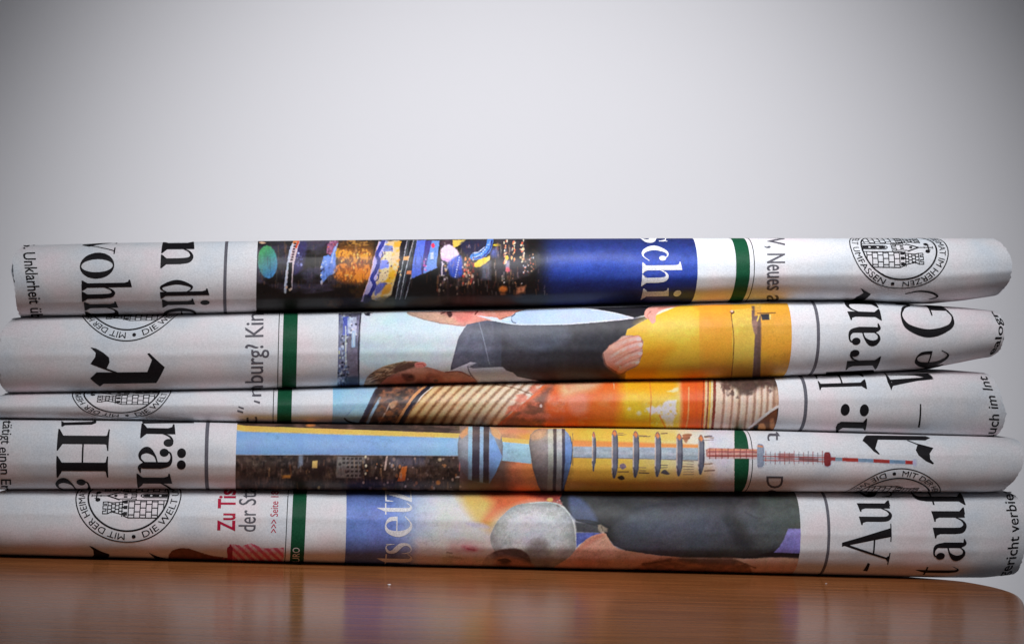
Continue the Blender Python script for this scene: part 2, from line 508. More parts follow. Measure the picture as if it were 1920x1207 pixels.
def strip(pts, ws, n=10):
    """variable-width stroke as one outline polygon"""
    q = catmull([(x, y, w) for (x, y), w in zip(pts, ws)], n)
    A, B = [], []
    for i, v in enumerate(q):
        a = q[max(i - 1, 0)]; b = q[min(i + 1, len(q) - 1)]
        t = np.array([b[0] - a[0], b[1] - a[1]]); t /= np.linalg.norm(t) + 1e-9
        nrm = np.array([-t[1], t[0]]) * max(v[2], 0.01) / 2
        A.append((v[0] + nrm[0], v[1] + nrm[1])); B.append((v[0] - nrm[0], v[1] - nrm[1]))
    return [[A[i], A[i + 1], B[i + 1], B[i]] for i in range(len(A) - 1)]
def line(pts, w):
    out = []
    for (a, b) in zip(pts[:-1], pts[1:]):
        a = np.array(a, float); b = np.array(b, float); t = b - a; l = np.linalg.norm(t)
        if l < 1e-6: continue
        t /= l; n = np.array([-t[1], t[0]]) * w / 2; e = t * w * 0.4
        out.append([tuple(a - e + n), tuple(b + e + n), tuple(b + e - n), tuple(a - e - n)])
    return out
def rect(x0, y0, x1, y1): return [[(x0, y0), (x1, y0), (x1, y1), (x0, y1)]]
def ball(cx, cy, r, n=22, ry=None):
    ry = ry or r
    return [[(cx + r * math.cos(2 * math.pi * k / n), cy + ry * math.sin(2 * math.pi * k / n)) for k in range(n)]]
def ring(cx, cy, rx, ry, ix, iy, n=56):
    o = [(cx + rx * math.cos(2 * math.pi * k / n), cy + ry * math.sin(2 * math.pi * k / n)) for k in range(n + 1)]
    q = [(cx + ix * math.cos(2 * math.pi * k / n), cy + iy * math.sin(2 * math.pi * k / n)) for k in range(n + 1)]
    return [[o[k], o[k + 1], q[k + 1], q[k]] for k in range(n)]

# ------------------------------------------------------------------ serif headline letters (x-height = 1)
def foot(xc, hw, y, s=1):
    return [[(xc - hw, y), (xc + hw, y), (xc + hw, y + .035 * s), (xc + .15, y + .07 * s), (xc + .11, y + .18 * s),
             (xc - .11, y + .18 * s), (xc - .15, y + .07 * s), (xc - hw, y + .035 * s)]]
def flag(x, y):
    return [[(x - .15, y - .07), (x - .14, y - .03), (x + .22, y + .03), (x + .22, y - .1), (x, y - .2), (x - .05, y - .09)]]
def stem(x, y0, y1, w=.22): return rect(x, y0, x + w, y1)
def glyph(c):
    g = []; adv = 1.0
    if c in 'nh':
        top = 1.0 if c == 'n' else 1.5
        g += stem(.14, .02, top - .02) + flag(.14, top) + foot(.25, .25, 0)
        g += strip([(.34, .68), (.46, .88), (.62, .96), (.76, .86), (.80, .6)], [.035, .06, .11, .20, .22])
        g += stem(.69, .02, .64) + foot(.80, .25, 0); adv = 1.07
    elif c == 'u':
        g += stem(.14, .32, .98) + flag(.14, 1.0)
        g += strip([(.25, .36), (.28, .15), (.44, .04), (.60, .11), (.72, .30)], [.22, .20, .11, .06, .035])
        g += stem(.71, .02, .98) + flag(.71, 1.0) + [[(.82, .0), (1.06, 0), (1.06, .035), (.98, .06), (.93, .16), (.82, .16)]]; adv = 1.08
    elif c == 'o':
        g += ring(.5, .5, .48, .52, .24, .475)
    elif c == 'd':
        g += strip([(.70, .82), (.54, .96), (.36, .92), (.16, .5), (.36, .07), (.54, .04), (.70, .20)], [.035, .06, .12, .25, .12, .06, .035])
        g += stem(.68, .06, 1.48) + flag(.68, 1.5) + [[(.68, .08), (.68, -.02), (.84, .0), (1.04, .0), (1.04, .035), (.94, .06), (.90, .16)]]; adv = 1.06
    elif c in 'il':
        top = 1.0 if c == 'i' else 1.5
        g += stem(.14, .02, top - .02) + flag(.14, top) + foot(.25, .25, 0); adv = .5
        if c == 'i': g += ball(.25, 1.34, .145)
    elif c == 'e':
        g += strip([(.80, .56), (.76, .82), (.54, .975), (.28, .88), (.16, .5), (.30, .14), (.58, .025), (.90, .26)], [.17, .16, .05, .15, .25, .17, .06, .03])
        g += rect(.18, .535, .885, .58); adv = .98
    elif c == 'c':
        g += strip([(.80, .78), (.60, .965), (.36, .90), (.16, .5), (.30, .13), (.58, .025), (.88, .26)], [.05, .05, .13, .25, .17, .06, .03])
        g += ball(.74, .77, .135); adv = .93
    elif c == 's':
        g += strip([(.64, .70), (.58, .92), (.40, .965), (.19, .86), (.21, .67), (.42, .53), (.62, .37), (.62, .16), (.42, .03), (.20, .06), (.10, .32)],
                   [.03, .04, .05, .14, .21, .23, .21, .14, .05, .04, .03])
        g += [[(.63, .98), (.66, .98), (.66, .66), (.62, .66)], [(.08, .0), (.11, .0), (.13, .36), (.09, .36)]]; adv = .80
    elif c == 'r':
        g += stem(.14, .02, .98) + flag(.14, 1.0) + foot(.25, .27, 0)
        g += strip([(.34, .66), (.44, .86), (.60, .95), (.72, .92)], [.035, .06, .07, .06]) + ball(.68, .84, .145); adv = .84
    elif c == 'a':
        g += strip([(.17, .74), (.25, .93), (.45, .97), (.62, .89), (.67, .66)], [.05, .05, .07, .15, .22]) + ball(.24, .76, .135)
        g += rect(.56, .14, .78, .68) + strip([(.67, .18), (.74, .05), (.92, .07)], [.21, .12, .03])
        g += strip([(.60, .57), (.34, .48), (.16, .26), (.28, .07), (.46, .07), (.62, .24)], [.04, .07, .22, .12, .06, .03]); adv = .97
    elif c == 'v':
        g += [[(.08, .98), (.34, .98), (.60, .20), (.52, -.02), (.48, -.02)], [(.50, .08), (.54, .12), (.88, .98), (.83, .98)]]
        g += rect(-.02, .96, .46, 1.0) + rect(.68, .96, 1.02, 1.0)
    elif c == 't':
        g += stem(.2, .22, .98) + [[(.18, .96), (.42, 1.32), (.42, .96)]] + rect(.04, .95, .68, 1.0)
        g += strip([(.31, .26), (.36, .08), (.52, .03), (.70, .18)], [.22, .17, .05, .03]); adv = .70
    elif c == 'z':
        g += rect(.06, .94, .80, 1.0) + rect(.04, 0, .82, .06) + [[(.06, .06), (.32, .06), (.80, .94), (.54, .94)]]
        g += [[(.06, .96), (.16, .96), (.10, .70), (.06, .70)], [(.82, .04), (.72, .04), (.80, .32), (.84, .32)]]; adv = .88
    elif c == 'f':
        g += stem(.2, .02, 1.2) + rect(.04, .95, .68, 1.0) + foot(.31, .27, 0)
        g += strip([(.31, 1.15), (.36, 1.4), (.54, 1.5), (.72, 1.44)], [.22, .17, .06, .05]) + ball(.74, 1.37, .13); adv = .74
    elif c == 'H':
        for x in (.16, 1.02): g += stem(x, .02, 1.5, .27) + foot(x + .135, .34, 0) + foot(x + .135, .34, 1.52, -1)
        g += rect(.42, .74, 1.04, .79); adv = 1.46
    elif c == 'A':
        g += [[(.60, 1.54), (.74, 1.54), (1.30, .02), (.98, .02)], [(.14, .02), (.205, .02), (.70, 1.42), (.64, 1.5)]]
        g += rect(.34, .50, 1.06, .55) + rect(-.02, 0, .40, .035) + rect(.80, 0, 1.46, .035)
        g += [[(.06, .03), (.30, .03), (.22, .09), (.20, .14), (.14, .09)]]; adv = 1.42
    elif c == 'G':
        g += strip([(1.10, 1.14), (.98, 1.42), (.72, 1.53), (.38, 1.36), (.17, .76), (.38, .16), (.72, .0), (.98, .08), (1.12, .22)],
                   [.05, .06, .06, .19, .29, .19, .06, .06, .05])
        g += rect(.98, .10, 1.25, .60) + rect(.80, .58, 1.42, .625) + [[(1.11, 1.54), (1.16, 1.54), (1.16, 1.0), (1.11, 1.0)]]; adv = 1.44
    elif c == '-':
        g += rect(.05, .40, .55, .52); adv = .6
    return adv, g

def place_glyph(p, c, y0, y1, xb, xh, d, slope=0.0):
    """d=+1: letter tops to the right, reads downwards; d=-1: tops to the left, reads upwards"""
    adv, g = glyph(c)
    ym = (y0 + y1) / 2
    ts = np.linspace(-.1, 1.1, 9); tw = [L(p, xb, y0 + (y1 - y0) * t)[1] for t in ts]
    wx = lambda x: float(np.interp(x / adv, ts, tw))
    ub = L(p, xb, np.clip(ym, *p.vis))[0]; ut = L(p, xb + d * xh, np.clip(ym, *p.vis))[0]
    out = []
    for poly in g:
        q = [(ub + (ut - ub) * y, wx(x)) for x, y in poly]
        out.append(q)
    return out

def word(p, items, xb, xh, d, name="headline_lettering", ink='black', off=0.5, slope=0.0):
    polys = []
    for it in items:
        c, y0, y1 = it[:3]
        polys += place_glyph(p, c, y0, y1, it[3] if len(it) > 3 else xb, xh, d, slope)
    return lay(p, polys, INK[ink], name, off)

def px_polys(p, polys, ink, name, off=0.5):
    """polygons given by where the picture shows their corners"""
    return lay(p, [[L(p, *q) for q in poly] for poly in polys], INK[ink], name, off)

def font_polys(s, bold=0.0):
    cu = bpy.data.curves.new("t", 'FONT'); cu.body = s; cu.size = 1.0; cu.resolution_u = 3
    cu.offset = bold
    o = bpy.data.objects.new("t", cu)
    me = bpy.data.meshes.new_from_object(o)
    v = np.array([x.co[:2] for x in me.vertices]); f = [tuple(q.vertices) for q in me.polygons]
    bpy.data.objects.remove(o); bpy.data.curves.remove(cu); bpy.data.meshes.remove(me)
    return v, f

def text(p, s, *args, **kw):
    """sans text whose baseline runs through picture points; then cap height in picture units and direction"""
    pts, cap, d = args[:-2], args[-2], args[-1]
    ink = kw.get('ink', 'black'); name = kw.get('name', "small_lettering"); off = kw.get('off', 0.5)
    v, f = font_polys(s, kw.get('bold', 0.0))
    x0, x1 = v[:, 0].min(), v[:, 0].max()
    path = np.array(catmull(pts, 8) if len(pts) > 2 else [np.array(pts[0]) + (np.array(pts[1]) - np.array(pts[0])) * t for t in np.linspace(0, 1, 14)], float)
    ln = np.concatenate([[0], np.cumsum(np.hypot(*np.diff(path, axis=0).T))]); ln /= ln[-1]
    page = np.array([L(p, *q) for q in path])
    t = (v[:, 0] - x0) / (x1 - x0)
    up = v[:, 1] / 0.73 * cap * d
    uv = np.stack([np.interp(t, ln, page[:, 0]) + up, np.interp(t, ln, page[:, 1])], -1)
    bm = bmesh.new()
    vs = [bm.verts.new((q[0], q[1], 0)) for q in uv]
    for q in f:
        try: bm.faces.new([vs[k] for k in q])
        except ValueError: pass
    return lay_bm(p, bm, INK[ink], name, off)

def bar(p, x, w, ink, name, off=0.35, tilt=0.0):
    """a rule or band straight across the roll, at picture column x on the foremost line"""
    ym = sum(p.vis) / 2
    u0 = L(p, x - w / 2, ym)[0]; u1 = L(p, x + w / 2, ym)[0]
    return lay(p, [[(u0 + tilt * 130, -130), (u1 + tilt * 130, -130), (u1 - tilt * 130, 130), (u0 - tilt * 130, 130)]], INK[ink], name, off)

def emblem(p, cx, cy, R, d, side=1, mid=None):
    """round seal with motto and three-towered castle; d as in place_glyph"""
    u0, w0 = L(p, cx, cy)      # cy: picture row of the seal's lower rim (side=1) or upper rim (side=-1)
    Rw = R
    if mid is not None: Rw = L(p, cx, mid)[1] - w0
    w0 += side * Rw
    polys = []
    def T(poly):   # upright seal coordinates -> page
        return [(u0 + d * y * R, w0 - d * x * Rw) for x, y in poly]
    polys += ring(0, 0, 1.0, 1.0, .978, .978, 90) + ring(0, 0, .775, .775, .742, .742, 80)
    def arc_text(s, a0, a1, inward):
        v, f = font_polys(s, 0.0)
        x0, x1 = v[:, 0].min(), v[:, 0].max()
        t = (v[:, 0] - x0) / (x1 - x0)
        ang = np.radians(a0 + (a1 - a0) * t)
        r = (0.815 + v[:, 1] / 0.73 * 0.135) if not inward else (0.945 - v[:, 1] / 0.73 * 0.135)
        P = np.stack([r * np.cos(ang), r * np.sin(ang)], -1)
        return [[tuple(P[k]) for k in q] for q in f]
    polys += arc_text("MIT DER HEIMAT IM HERZEN", 178, 4, False)
    polys += arc_text("DIE WELT UMFASSEN", 200, 340, True)
    for a in (189, 351):
        polys += ball(.88 * math.cos(math.radians(a)), .88 * math.sin(math.radians(a)), .038, 14)
    lw = .019
    def circ_x(y): return math.sqrt(max(.745 ** 2 - y * y, 0))
    for s in (-1, 1):
        xi, xo = .13 * s, .50 * s
        # lower tower of bricks
        lowx = lambda x: -math.sqrt(max(.75 ** 2 - x * x, 0))
        polys += line([(xi, lowx(xi)), (xi, .02)], lw) + line([(xo, lowx(xo)), (xo * 1.0, -.02)], lw)
        rows = [-.02, -.13, -.24, -.35, -.46, -.57, -.68]
        for k, y in enumerate(rows):
            xe = min(.50, circ_x(y)) * s
            if abs(xe) > .14: polys += line([(xi, y), (xe, y)], lw)
            if k + 1 < len(rows):
                for xx in ([.22, .38] if k % 2 else [.16, .30, .44]):
                    if abs(xx) < circ_x(rows[k + 1]): polys += line([(xx * s, y), (xx * s, rows[k + 1])], lw)
        # dark corbels
        polys += line([(xi, .02), (.145 * s, .08)], lw) + line([(xo, -.02), (.46 * s, .07)], lw)
        for xx in (.17, .29, .42):
            polys += rect(xx * s - .035, .0, xx * s + .035, .07) + rect(xx * s - .02, .06, xx * s + .02, .10)
        polys += line([(.13 * s, .10), (.47 * s, .10)], lw)
        # slim tower, flaring
        polys += line([(.165 * s, .08), (.19 * s, .30), (.165 * s, .37), (.165 * s, .46)], lw) + line([(.44 * s, .08), (.38 * s, .30), (.42 * s, .37), (.42 * s, .46)], lw)
        for k, y in enumerate((.16, .23, .30, .37)):
            polys += line([(.18 * s, y), (.40 * s, y)], lw)
            for xx in ([.25, .33] if k % 2 else [.22, .30, .37]): polys += line([(xx * s, y), (xx * s, y - .07)], lw)
        cren = [(.165, .46), (.215, .46), (.215, .40), (.25, .40), (.25, .46), (.32, .46), (.32, .40), (.365, .40), (.365, .46), (.42, .46)]
        polys += line([(x * s, y) for x, y in cren], lw)
        # star
        st = [(s * .11 + (.052 if k % 2 == 0 else .022) * math.cos(math.pi * k / 6), .57 + (.052 if k % 2 == 0 else .022) * math.sin(math.pi * k / 6)) for k in range(12)]
        polys += [st]
        # gable, windows, low battlement
        polys += line([(0, .40), (.11 * s, .17)], .03) + line([(.11 * s, .17), (.09 * s, .15), (.09 * s, -.06)], lw)
        polys += rect(s * .035 - .02, .02, s * .035 + .02, .09)
        polys += line([(.0, -.06), (.0, -.15), (.045 * s, -.15), (.045 * s, -.06), (.09 * s, -.06), (.09 * s, -.15), (.13 * s, -.15)], lw)
        # gate
        polys += line([(.058 * s, -.73), (.058 * s, -.30), (.03 * s, -.25), (0, -.235)], lw)
    polys += [[(-.038, -.74), (.038, -.74), (.038, -.32), (.02, -.275), (-.02, -.275), (-.038, -.32)]]
    polys += ball(0, .24, .034, 14)
    polys += line([(0, .40), (0, .68)], .022) + line([(-.06, .60), (.06, .60)], .026) + ball(0, .52, .022, 10)
    polys += line([(-.03, .69), (.03, .69)], .016) + line([(-.075, .63), (-.075, .57)], .016) + line([(.075, .63), (.075, .57)], .016)
    o = lay(p, [T(q) for q in polys], INK['black'], "castle_seal", 0.5)
    wh = [T(q) for q in rect(-.022, -.62, .022, -.58) + rect(-.022, -.45, .022, -.41)]
    lay(p, wh, INK['white'], "seal_gate_panel", 0.75)
    return o
# ------------------------------------------------------------------ printed pictures, drawn as ink on a dense sheet
PLIN = 0.62     # how bright bare newsprint shows in the picture (linear), to turn shown colours into ink
def vnoise(h, w, sy, sx, seed, octs=3):
    out = np.zeros((h, w)); amp = 1.0; tot = 0
    for o in range(octs):
        rs = np.random.RandomState(seed + o * 17)
        gy, gx = int(h / max(sy, 1)) + 3, int(w / max(sx, 1)) + 3
        g = rs.rand(gy, gx)
        y = np.arange(h) / max(sy, 1); x = np.arange(w) / max(sx, 1)
        iy = y.astype(int); ix = x.astype(int); fy = (y - iy); fx = (x - ix)
        fy = (fy * fy * (3 - 2 * fy))[:, None]; fx = (fx * fx * (3 - 2 * fx))[None]
        v = (g[iy][:, ix] * (1 - fy) * (1 - fx) + g[iy + 1][:, ix] * fy * (1 - fx) + g[iy][:, ix + 1] * (1 - fy) * fx + g[iy + 1][:, ix + 1] * fy * fx)
        out += v * amp; tot += amp; amp *= 0.55; sy /= 2.0; sx /= 2.0
    return out / tot

class Canvas:
    def __init__(s, x0, y0, x1, y1, bgc):
        s.x0, s.y0 = x0, y0; s.w, s.h = int(x1 - x0), int(y1 - y0)
        s.img = np.zeros((s.h, s.w, 3)); s.img[:] = bgc
        s.m = np.zeros((s.h, s.w))
        s.o = (0, 0, 1.0); s.seed = 1
    def frame(s, ox, oy, k=3.84): s.o = (ox, oy, k); return s
    def P(s, pts):
        ox, oy, k = s.o
        return np.array([(ox + x / k - s.x0, oy + y / k - s.y0) for x, y in pts], float)
    def _blend(s, sl, m, c):
        c = np.asarray(c, float)
        s.img[sl] = s.img[sl] * (1 - m[..., None]) + c * m[..., None]
        s.m[sl] = np.maximum(s.m[sl], m)
    def _box(s, P, pad):
        a = np.floor(P.min(0) - pad).astype(int); b = np.ceil(P.max(0) + pad).astype(int) + 1
        xa, ya = max(a[0], 0), max(a[1], 0); xb, yb = min(b[0], s.w), min(b[1], s.h)
        if xa >= xb or ya >= yb: return None
        Y, X = np.mgrid[ya:yb, xa:xb] + 0.5
        return (slice(ya, yb), slice(xa, xb)), X, Y
    def mask(s, pts, soft=1.0, smooth=False):
        P = s.P(pts)
        if smooth: P = np.array(catmull([tuple(q) for q in P], 5, True))
        bx = s._box(P, soft + 1)
        if bx is None: return None
        sl, X, Y = bx
        ins = np.zeros(X.shape, bool); dist = np.full(X.shape, 1e9)
        for i in range(len(P)):
            (x1, y1), (x2, y2) = P[i], P[(i + 1) % len(P)]
            if y1 != y2:
                ins ^= ((y1 > Y) != (y2 > Y)) & (X < (x2 - x1) * (Y - y1) / (y2 - y1) + x1)
            dx, dy = x2 - x1, y2 - y1; l2 = dx * dx + dy * dy + 1e-9
            t = np.clip(((X - x1) * dx + (Y - y1) * dy) / l2, 0, 1)
            dist = np.minimum(dist, (X - x1 - t * dx) ** 2 + (Y - y1 - t * dy) ** 2)
        sd = np.sqrt(dist) * np.where(ins, 1, -1)
        return sl, np.clip(sd / max(soft, .3) + 0.5, 0, 1), X, Y, sd
    def fill(s, pts, c, a=1.0, soft=1.0, smooth=False, c2=None, dirn=None, tex=0.0, ts=(6, 6), vol=0.0, vw=8.0):
        r = s.mask(pts, soft, smooth)
        if r is None: return
        sl, m, X, Y = r[:4]
        C = np.broadcast_to(np.asarray(c, float), X.shape + (3,)).copy()
        if c2 is not None:
            (ax, ay), (bx_, by_) = s.P(dirn)
            t = np.clip(((X - ax) * (bx_ - ax) + (Y - ay) * (by_ - ay)) / ((bx_ - ax) ** 2 + (by_ - ay) ** 2), 0, 1)[..., None]
            C = C * (1 - t) + np.asarray(c2, float) * t
        if tex:
            s.seed += 3
            C *= (1 + tex * 2 * (vnoise(X.shape[0], X.shape[1], ts[1], ts[0], s.seed) - 0.5))[..., None]
        if vol: C *= (1 - vol * np.exp(-np.maximum(r[4], 0) / vw))[..., None]
        s._blend(sl, m * a, np.clip(C, 0, 255))
    def ell(s, cx, cy, rx, ry, c, a=1.0, rot=0.0, soft=1.0, c2=None, dirn=None, tex=0.0):
        n = 28; r = math.radians(rot)
        pts = [(cx + rx * math.cos(t) * math.cos(r) - ry * math.sin(t) * math.sin(r), cy + rx * math.cos(t) * math.sin(r) + ry * math.sin(t) * math.cos(r))
               for t in np.linspace(0, 2 * math.pi, n, endpoint=False)]
        s.fill(pts, c, a, soft, False, c2, dirn, tex)
    def stroke(s, pts, w, c, a=1.0, soft=1.0, smooth=True):
        P = s.P(pts)
        if smooth and len(P) > 2: P = np.array(catmull([tuple(q) for q in P], 6))
        w = w / s.o[2]
        bx = s._box(P, w + soft + 1)
        if bx is None: return
        sl, X, Y = bx; dist = np.full(X.shape, 1e9)
        for (x1, y1), (x2, y2) in zip(P[:-1], P[1:]):
            dx, dy = x2 - x1, y2 - y1; l2 = dx * dx + dy * dy + 1e-9
            t = np.clip(((X - x1) * dx + (Y - y1) * dy) / l2, 0, 1)
            dist = np.minimum(dist, (X - x1 - t * dx) ** 2 + (Y - y1 - t * dy) ** 2)
        m = np.clip((w / 2 - np.sqrt(dist)) / max(soft, .3) + 0.5, 0, 1)
        s._blend(sl, m * a, c)
    def streaks(s, x0, y0, x1, y1, cols, n, seed, w=(3, 9), l=(20, 90), a=.6):
        rs = random.Random(seed)
        for _ in range(n):
            x = rs.uniform(x0, x1); y = rs.uniform(y0, y1); q = rs.uniform(*l)
            s.stroke([(x, y), (x + rs.uniform(-4, 4), min(y + q, y1))], rs.uniform(*w), rs.choice(cols), a * rs.uniform(.3, 1), 2.0, False)
    def specks(s, n, x0, y0, x1, y1, cols, r0, r1, stretch=1.0, seed=0, a=0.9):
        rs = random.Random(seed)
        for _ in range(n):
            r = rs.uniform(r0, r1)
            s.ell(rs.uniform(x0, x1), rs.uniform(y0, y1), r, r * rs.uniform(.7, 1.3) * stretch, rs.choice(cols), a * rs.uniform(.5, 1), soft=1.2)
    def blotch(s, pts, c, sx, sy, thr, seed, a=1.0, soft=4, gain=4.0, smooth=True):
        r = s.mask(pts, soft, smooth)
        if r is None: return
        sl, m, X, Y = r[:4]
        nz = vnoise(X.shape[0], X.shape[1], sy, sx, seed)
        s._blend(sl, m * a * np.clip((nz - thr + 0.06) * gain, 0, 1), c)
    def grain(s, amt, seed, warp=1.9):
        """press print: rough edges, uneven tone, crisp contrast and coarse ink grain"""
        h, w = s.h, s.w
        wx = (vnoise(h, w, 3, 3, seed + 1, 2) - .5) * warp; wy = (vnoise(h, w, 3, 3, seed + 2, 2) - .5) * warp
        Y, X = np.mgrid[0:h, 0:w]
        fy = np.clip(Y + wy, 0, h - 1.001); fx = np.clip(X + wx, 0, w - 1.001)
        iy, ix = fy.astype(int), fx.astype(int); ay, ax = (fy - iy)[..., None], (fx - ix)[..., None]
        I = s.img
        s.img = I[iy, ix] * (1 - ax) * (1 - ay) + I[iy, ix + 1] * ax * (1 - ay) + I[iy + 1, ix] * (1 - ax) * ay + I[iy + 1, ix + 1] * ax * ay
        lum = (vnoise(h, w, 7, 10, seed + 3, 4) - .5) * 2 * 0.09 + (vnoise(h, w, 34, 48, seed + 4, 2) - .5) * 2 * 0.07
        s.img = s.img * (1 + lum)[..., None]
        for k, sd in enumerate((5, 6, 7)):
            s.img[..., k] *= 1 + (vnoise(h, w, 16, 22, seed + sd, 3) - .5) * 2 * 0.03
        k = np.array([1., 4, 6, 4, 1]) / 16
        bl = s.img.copy()
        for _ in range(2):
            for ax in (0, 1):
                pd = [(0, 0)] * 3; pd[ax] = (2, 2); q = np.pad(bl, pd, mode='edge')
                bl = sum(k[n] * (q[n:n + h] if ax == 0 else q[:, n:n + w]) for n in range(5))
        s.img = s.img + (s.img - bl) * 0.45
        s.img *= (1 + amt * (vnoise(h, w, 2, 2, seed, 2) - 0.5) * 2)[..., None]
        s.img += (np.random.RandomState(seed).rand(h, w, 3) - 0.5) * 255 * amt * 0.45
        s.img = np.clip(s.img, 0, 255)

def photo_sheet(p, cv, x0, x1, name, label, use_mask=False, off=0.22, step=1.2, wr=None):
    ym = sum(p.vis) / 2
    u0 = L(p, x0, ym)[0]; u1 = L(p, x1, ym)[0]
    wt = L(p, (x0 + x1) / 2, p.vis[0] - 6)[1] + 8; wb = L(p, (x0 + x1) / 2, p.vis[1] + 8)[1] - 8
    if wr: wt, wb = wr
    us = np.linspace(u0, u1, int((u1 - u0) / step) + 1); ws = np.linspace(wb, wt, int((wt - wb) / step) + 1)
    U, Wg = np.meshgrid(us, ws, indexing='ij')
    X, Y = proj(*surf_l(p, U, Wg))
    fx = np.clip(X - cv.x0 - .5, 0, cv.w - 1.001); fy = np.clip(Y - cv.y0 - .5, 0, cv.h - 1.001)
    ix, iy = fx.astype(int), fy.astype(int); ax, ay = (fx - ix)[..., None], (fy - iy)[..., None]
    I = cv.img
    c = I[iy, ix] * (1 - ax) * (1 - ay) + I[iy, ix + 1] * ax * (1 - ay) + I[iy + 1, ix] * (1 - ax) * ay + I[iy + 1, ix + 1] * ax * ay
    ink = srgb(c) / PLIN
    ink = np.maximum(ink / np.maximum(ink.max(-1, keepdims=True), 1.0), 0.010)
    keep = None
    if use_mask: keep = cv.m[iy, ix] > 0.25
    o = grid_mesh(name, surf(p, U, Wg, off), PHOTO, p.root, cols=ink, keep=keep)
    if label: o["label"] = label
    return o

def paint_harbour():
    c = Canvas(470, 436, 1325, 604, (24, 19, 17))
    rnd = random.Random(3)
    c.frame(460, 430)
    H = 700
    c.blotch([(60, 60), (1900, 60), (1900, 380), (60, 380)], (58, 50, 46), 40, 22, .45, 5, .8)
    c.blotch([(60, 60), (700, 60), (700, 420), (60, 420)], (70, 66, 84), 36, 18, .5, 9, .8)
    # sky at the right: deep blue, the roll's shade painted in towards the bottom
    yy = np.arange(c.h) + c.y0; xx = np.arange(c.w) + c.x0
    key = np.array([440, 462, 492, 512, 532, 560, 604]); cv_ = np.array([(30, 36, 78), (34, 48, 108), (44, 72, 162), (38, 60, 140), (28, 40, 98), (22, 30, 76), (24, 28, 70)])
    blue = np.stack([np.interp(yy, key, cv_[:, k]) for k in range(3)], -1)[:, None, :]
    t = np.clip((xx - 996) / 46, 0, 1); t = (t * t * (3 - 2 * t))[None, :, None]
    c.img = c.img * (1 - t) + (blue * (0.80 + 0.2 * np.clip((xx - 1010) / 80, 0, 1))[None, :, None]) * t
    c.fill([(0, 60), (330, 60), (300, 330), (0, 340)], (58, 58, 66), .5, 24)
    c.frame(460, 430)
    # balloon-like green light
    c.ell(160, 235, 70, 118, (74, 140, 92), 1, -4, 2, c2=(66, 122, 168), dirn=[(110, 170), (220, 300)], tex=.08)
    c.fill([(95, 95), (120, 88), (150, 98), (120, 106)], (240, 190, 150))
    # first ship
    c.fill([(385, 90), (440, 80), (420, 260), (350, 330), (345, 230)], (64, 58, 108), .7, 6, True)
    c.stroke([(288, 455), (290, 390), (310, 240), (325, 160), (345, 105)], 17, (196, 202, 216))
    c.stroke([(330, 430), (335, 330), (345, 250), (362, 170), (385, 85)], 13, (226, 200, 200))
    c.fill([(312, 238), (338, 240), (332, 420), (304, 425)], (14, 10, 12))
    c.fill([(318, 236), (352, 236), (366, 140), (385, 84), (348, 84), (330, 150)], (228, 206, 206), .9)
    c.fill([(345, 110), (385, 84), (372, 76), (345, 84)], (236, 128, 60)); c.stroke([(382, 85), (366, 130)], 12, (226, 84, 50))
    for k in range(7): c.fill([(325 + k * 4, 225 - k * 19), (343 + k * 4, 225 - k * 19), (345 + k * 4, 213 - k * 19), (327 + k * 4, 213 - k * 19)], (46, 28, 40), .9)
    c.specks(14, 370, 170, 410, 260, [(190, 200, 240), (120, 120, 190)], 3, 8, seed=4)
    c.specks(6, 288, 415, 335, 440, [(240, 210, 180), (180, 120, 90)], 4, 8, seed=5)
    # second ship
    c.fill([(583, 175), (590, 110), (625, 80), (672, 84), (650, 160), (628, 190)], (142, 88, 118), .95, 2, tex=.4, ts=(4, 4))
    c.specks(12, 585, 85, 665, 150, [(220, 90, 60), (200, 160, 170), (60, 30, 60)], 3, 8, seed=6)
    c.fill([(541, 392), (545, 255), (562, 195), (600, 186), (612, 198), (640, 130), (668, 96), (655, 190), (650, 250), (668, 285), (640, 318), (600, 335), (568, 372)], (98, 136, 214), 1, 1.2, tex=.25, ts=(5, 8))
    c.stroke([(660, 110), (632, 180), (618, 240)], 10, (168, 190, 240))
    c.specks(16, 550, 215, 640, 330, [(60, 80, 160), (190, 212, 250), (34, 36, 80)], 3, 9, seed=7)
    for k in range(5): c.ell(546, 240 + k * 30, 6, 9, (226, 232, 246) if k % 2 else (18, 16, 30))
    c.fill([(540, 395), (548, 355), (560, 380), (552, 400)], (190, 186, 190), .8)
    c.ell(666, 170, 16, 34, (232, 198, 52), 1, 12)
    # quay lights in orange
    c.fill([(680, 90), (900, 80), (930, 120), (890, 380), (680, 370), (660, 300)], (92, 58, 30), .75, 10, True)
    c.fill([(690, 140), (890, 140), (890, 230), (690, 230)], (170, 96, 36), .6, 14, True); c.fill([(670, 270), (885, 250), (880, 370), (670, 360)], (186, 100, 34), .7, 14, True)
    c.blotch([(690, 150), (880, 150), (885, 225), (690, 225)], (244, 168, 62), 4, 7, .5, 21, .95)
    c.blotch([(660, 260), (885, 240), (875, 372), (660, 360)], (240, 146, 52), 4, 7, .5, 22, 1)
    c.blotch([(700, 80), (890, 80), (890, 120), (700, 120)], (190, 130, 60), 8, 5, .5, 23, .8)
    c.specks(60, 690, 150, 880, 370, [(255, 214, 120), (240, 150, 50), (130, 50, 20)], 2, 7, 1.6, seed=8)
    c.ell(828, 330, 34, 40, (248, 146, 44), .8, soft=6); c.ell(850, 195, 30, 18, (250, 176, 60), .8, soft=5)
    c.blotch([(560, 380), (900, 370), (1000, 540), (600, 560)], (64, 44, 24), 14, 10, .5, 31, .8)
    # large ship with lavender side and lit decks
    c.fill([(1000, 85), (1110, 82), (1118, 220), (1080, 340), (1050, 470), (985, 525), (900, 500), (960, 300)], (232, 204, 152), 1, 2)
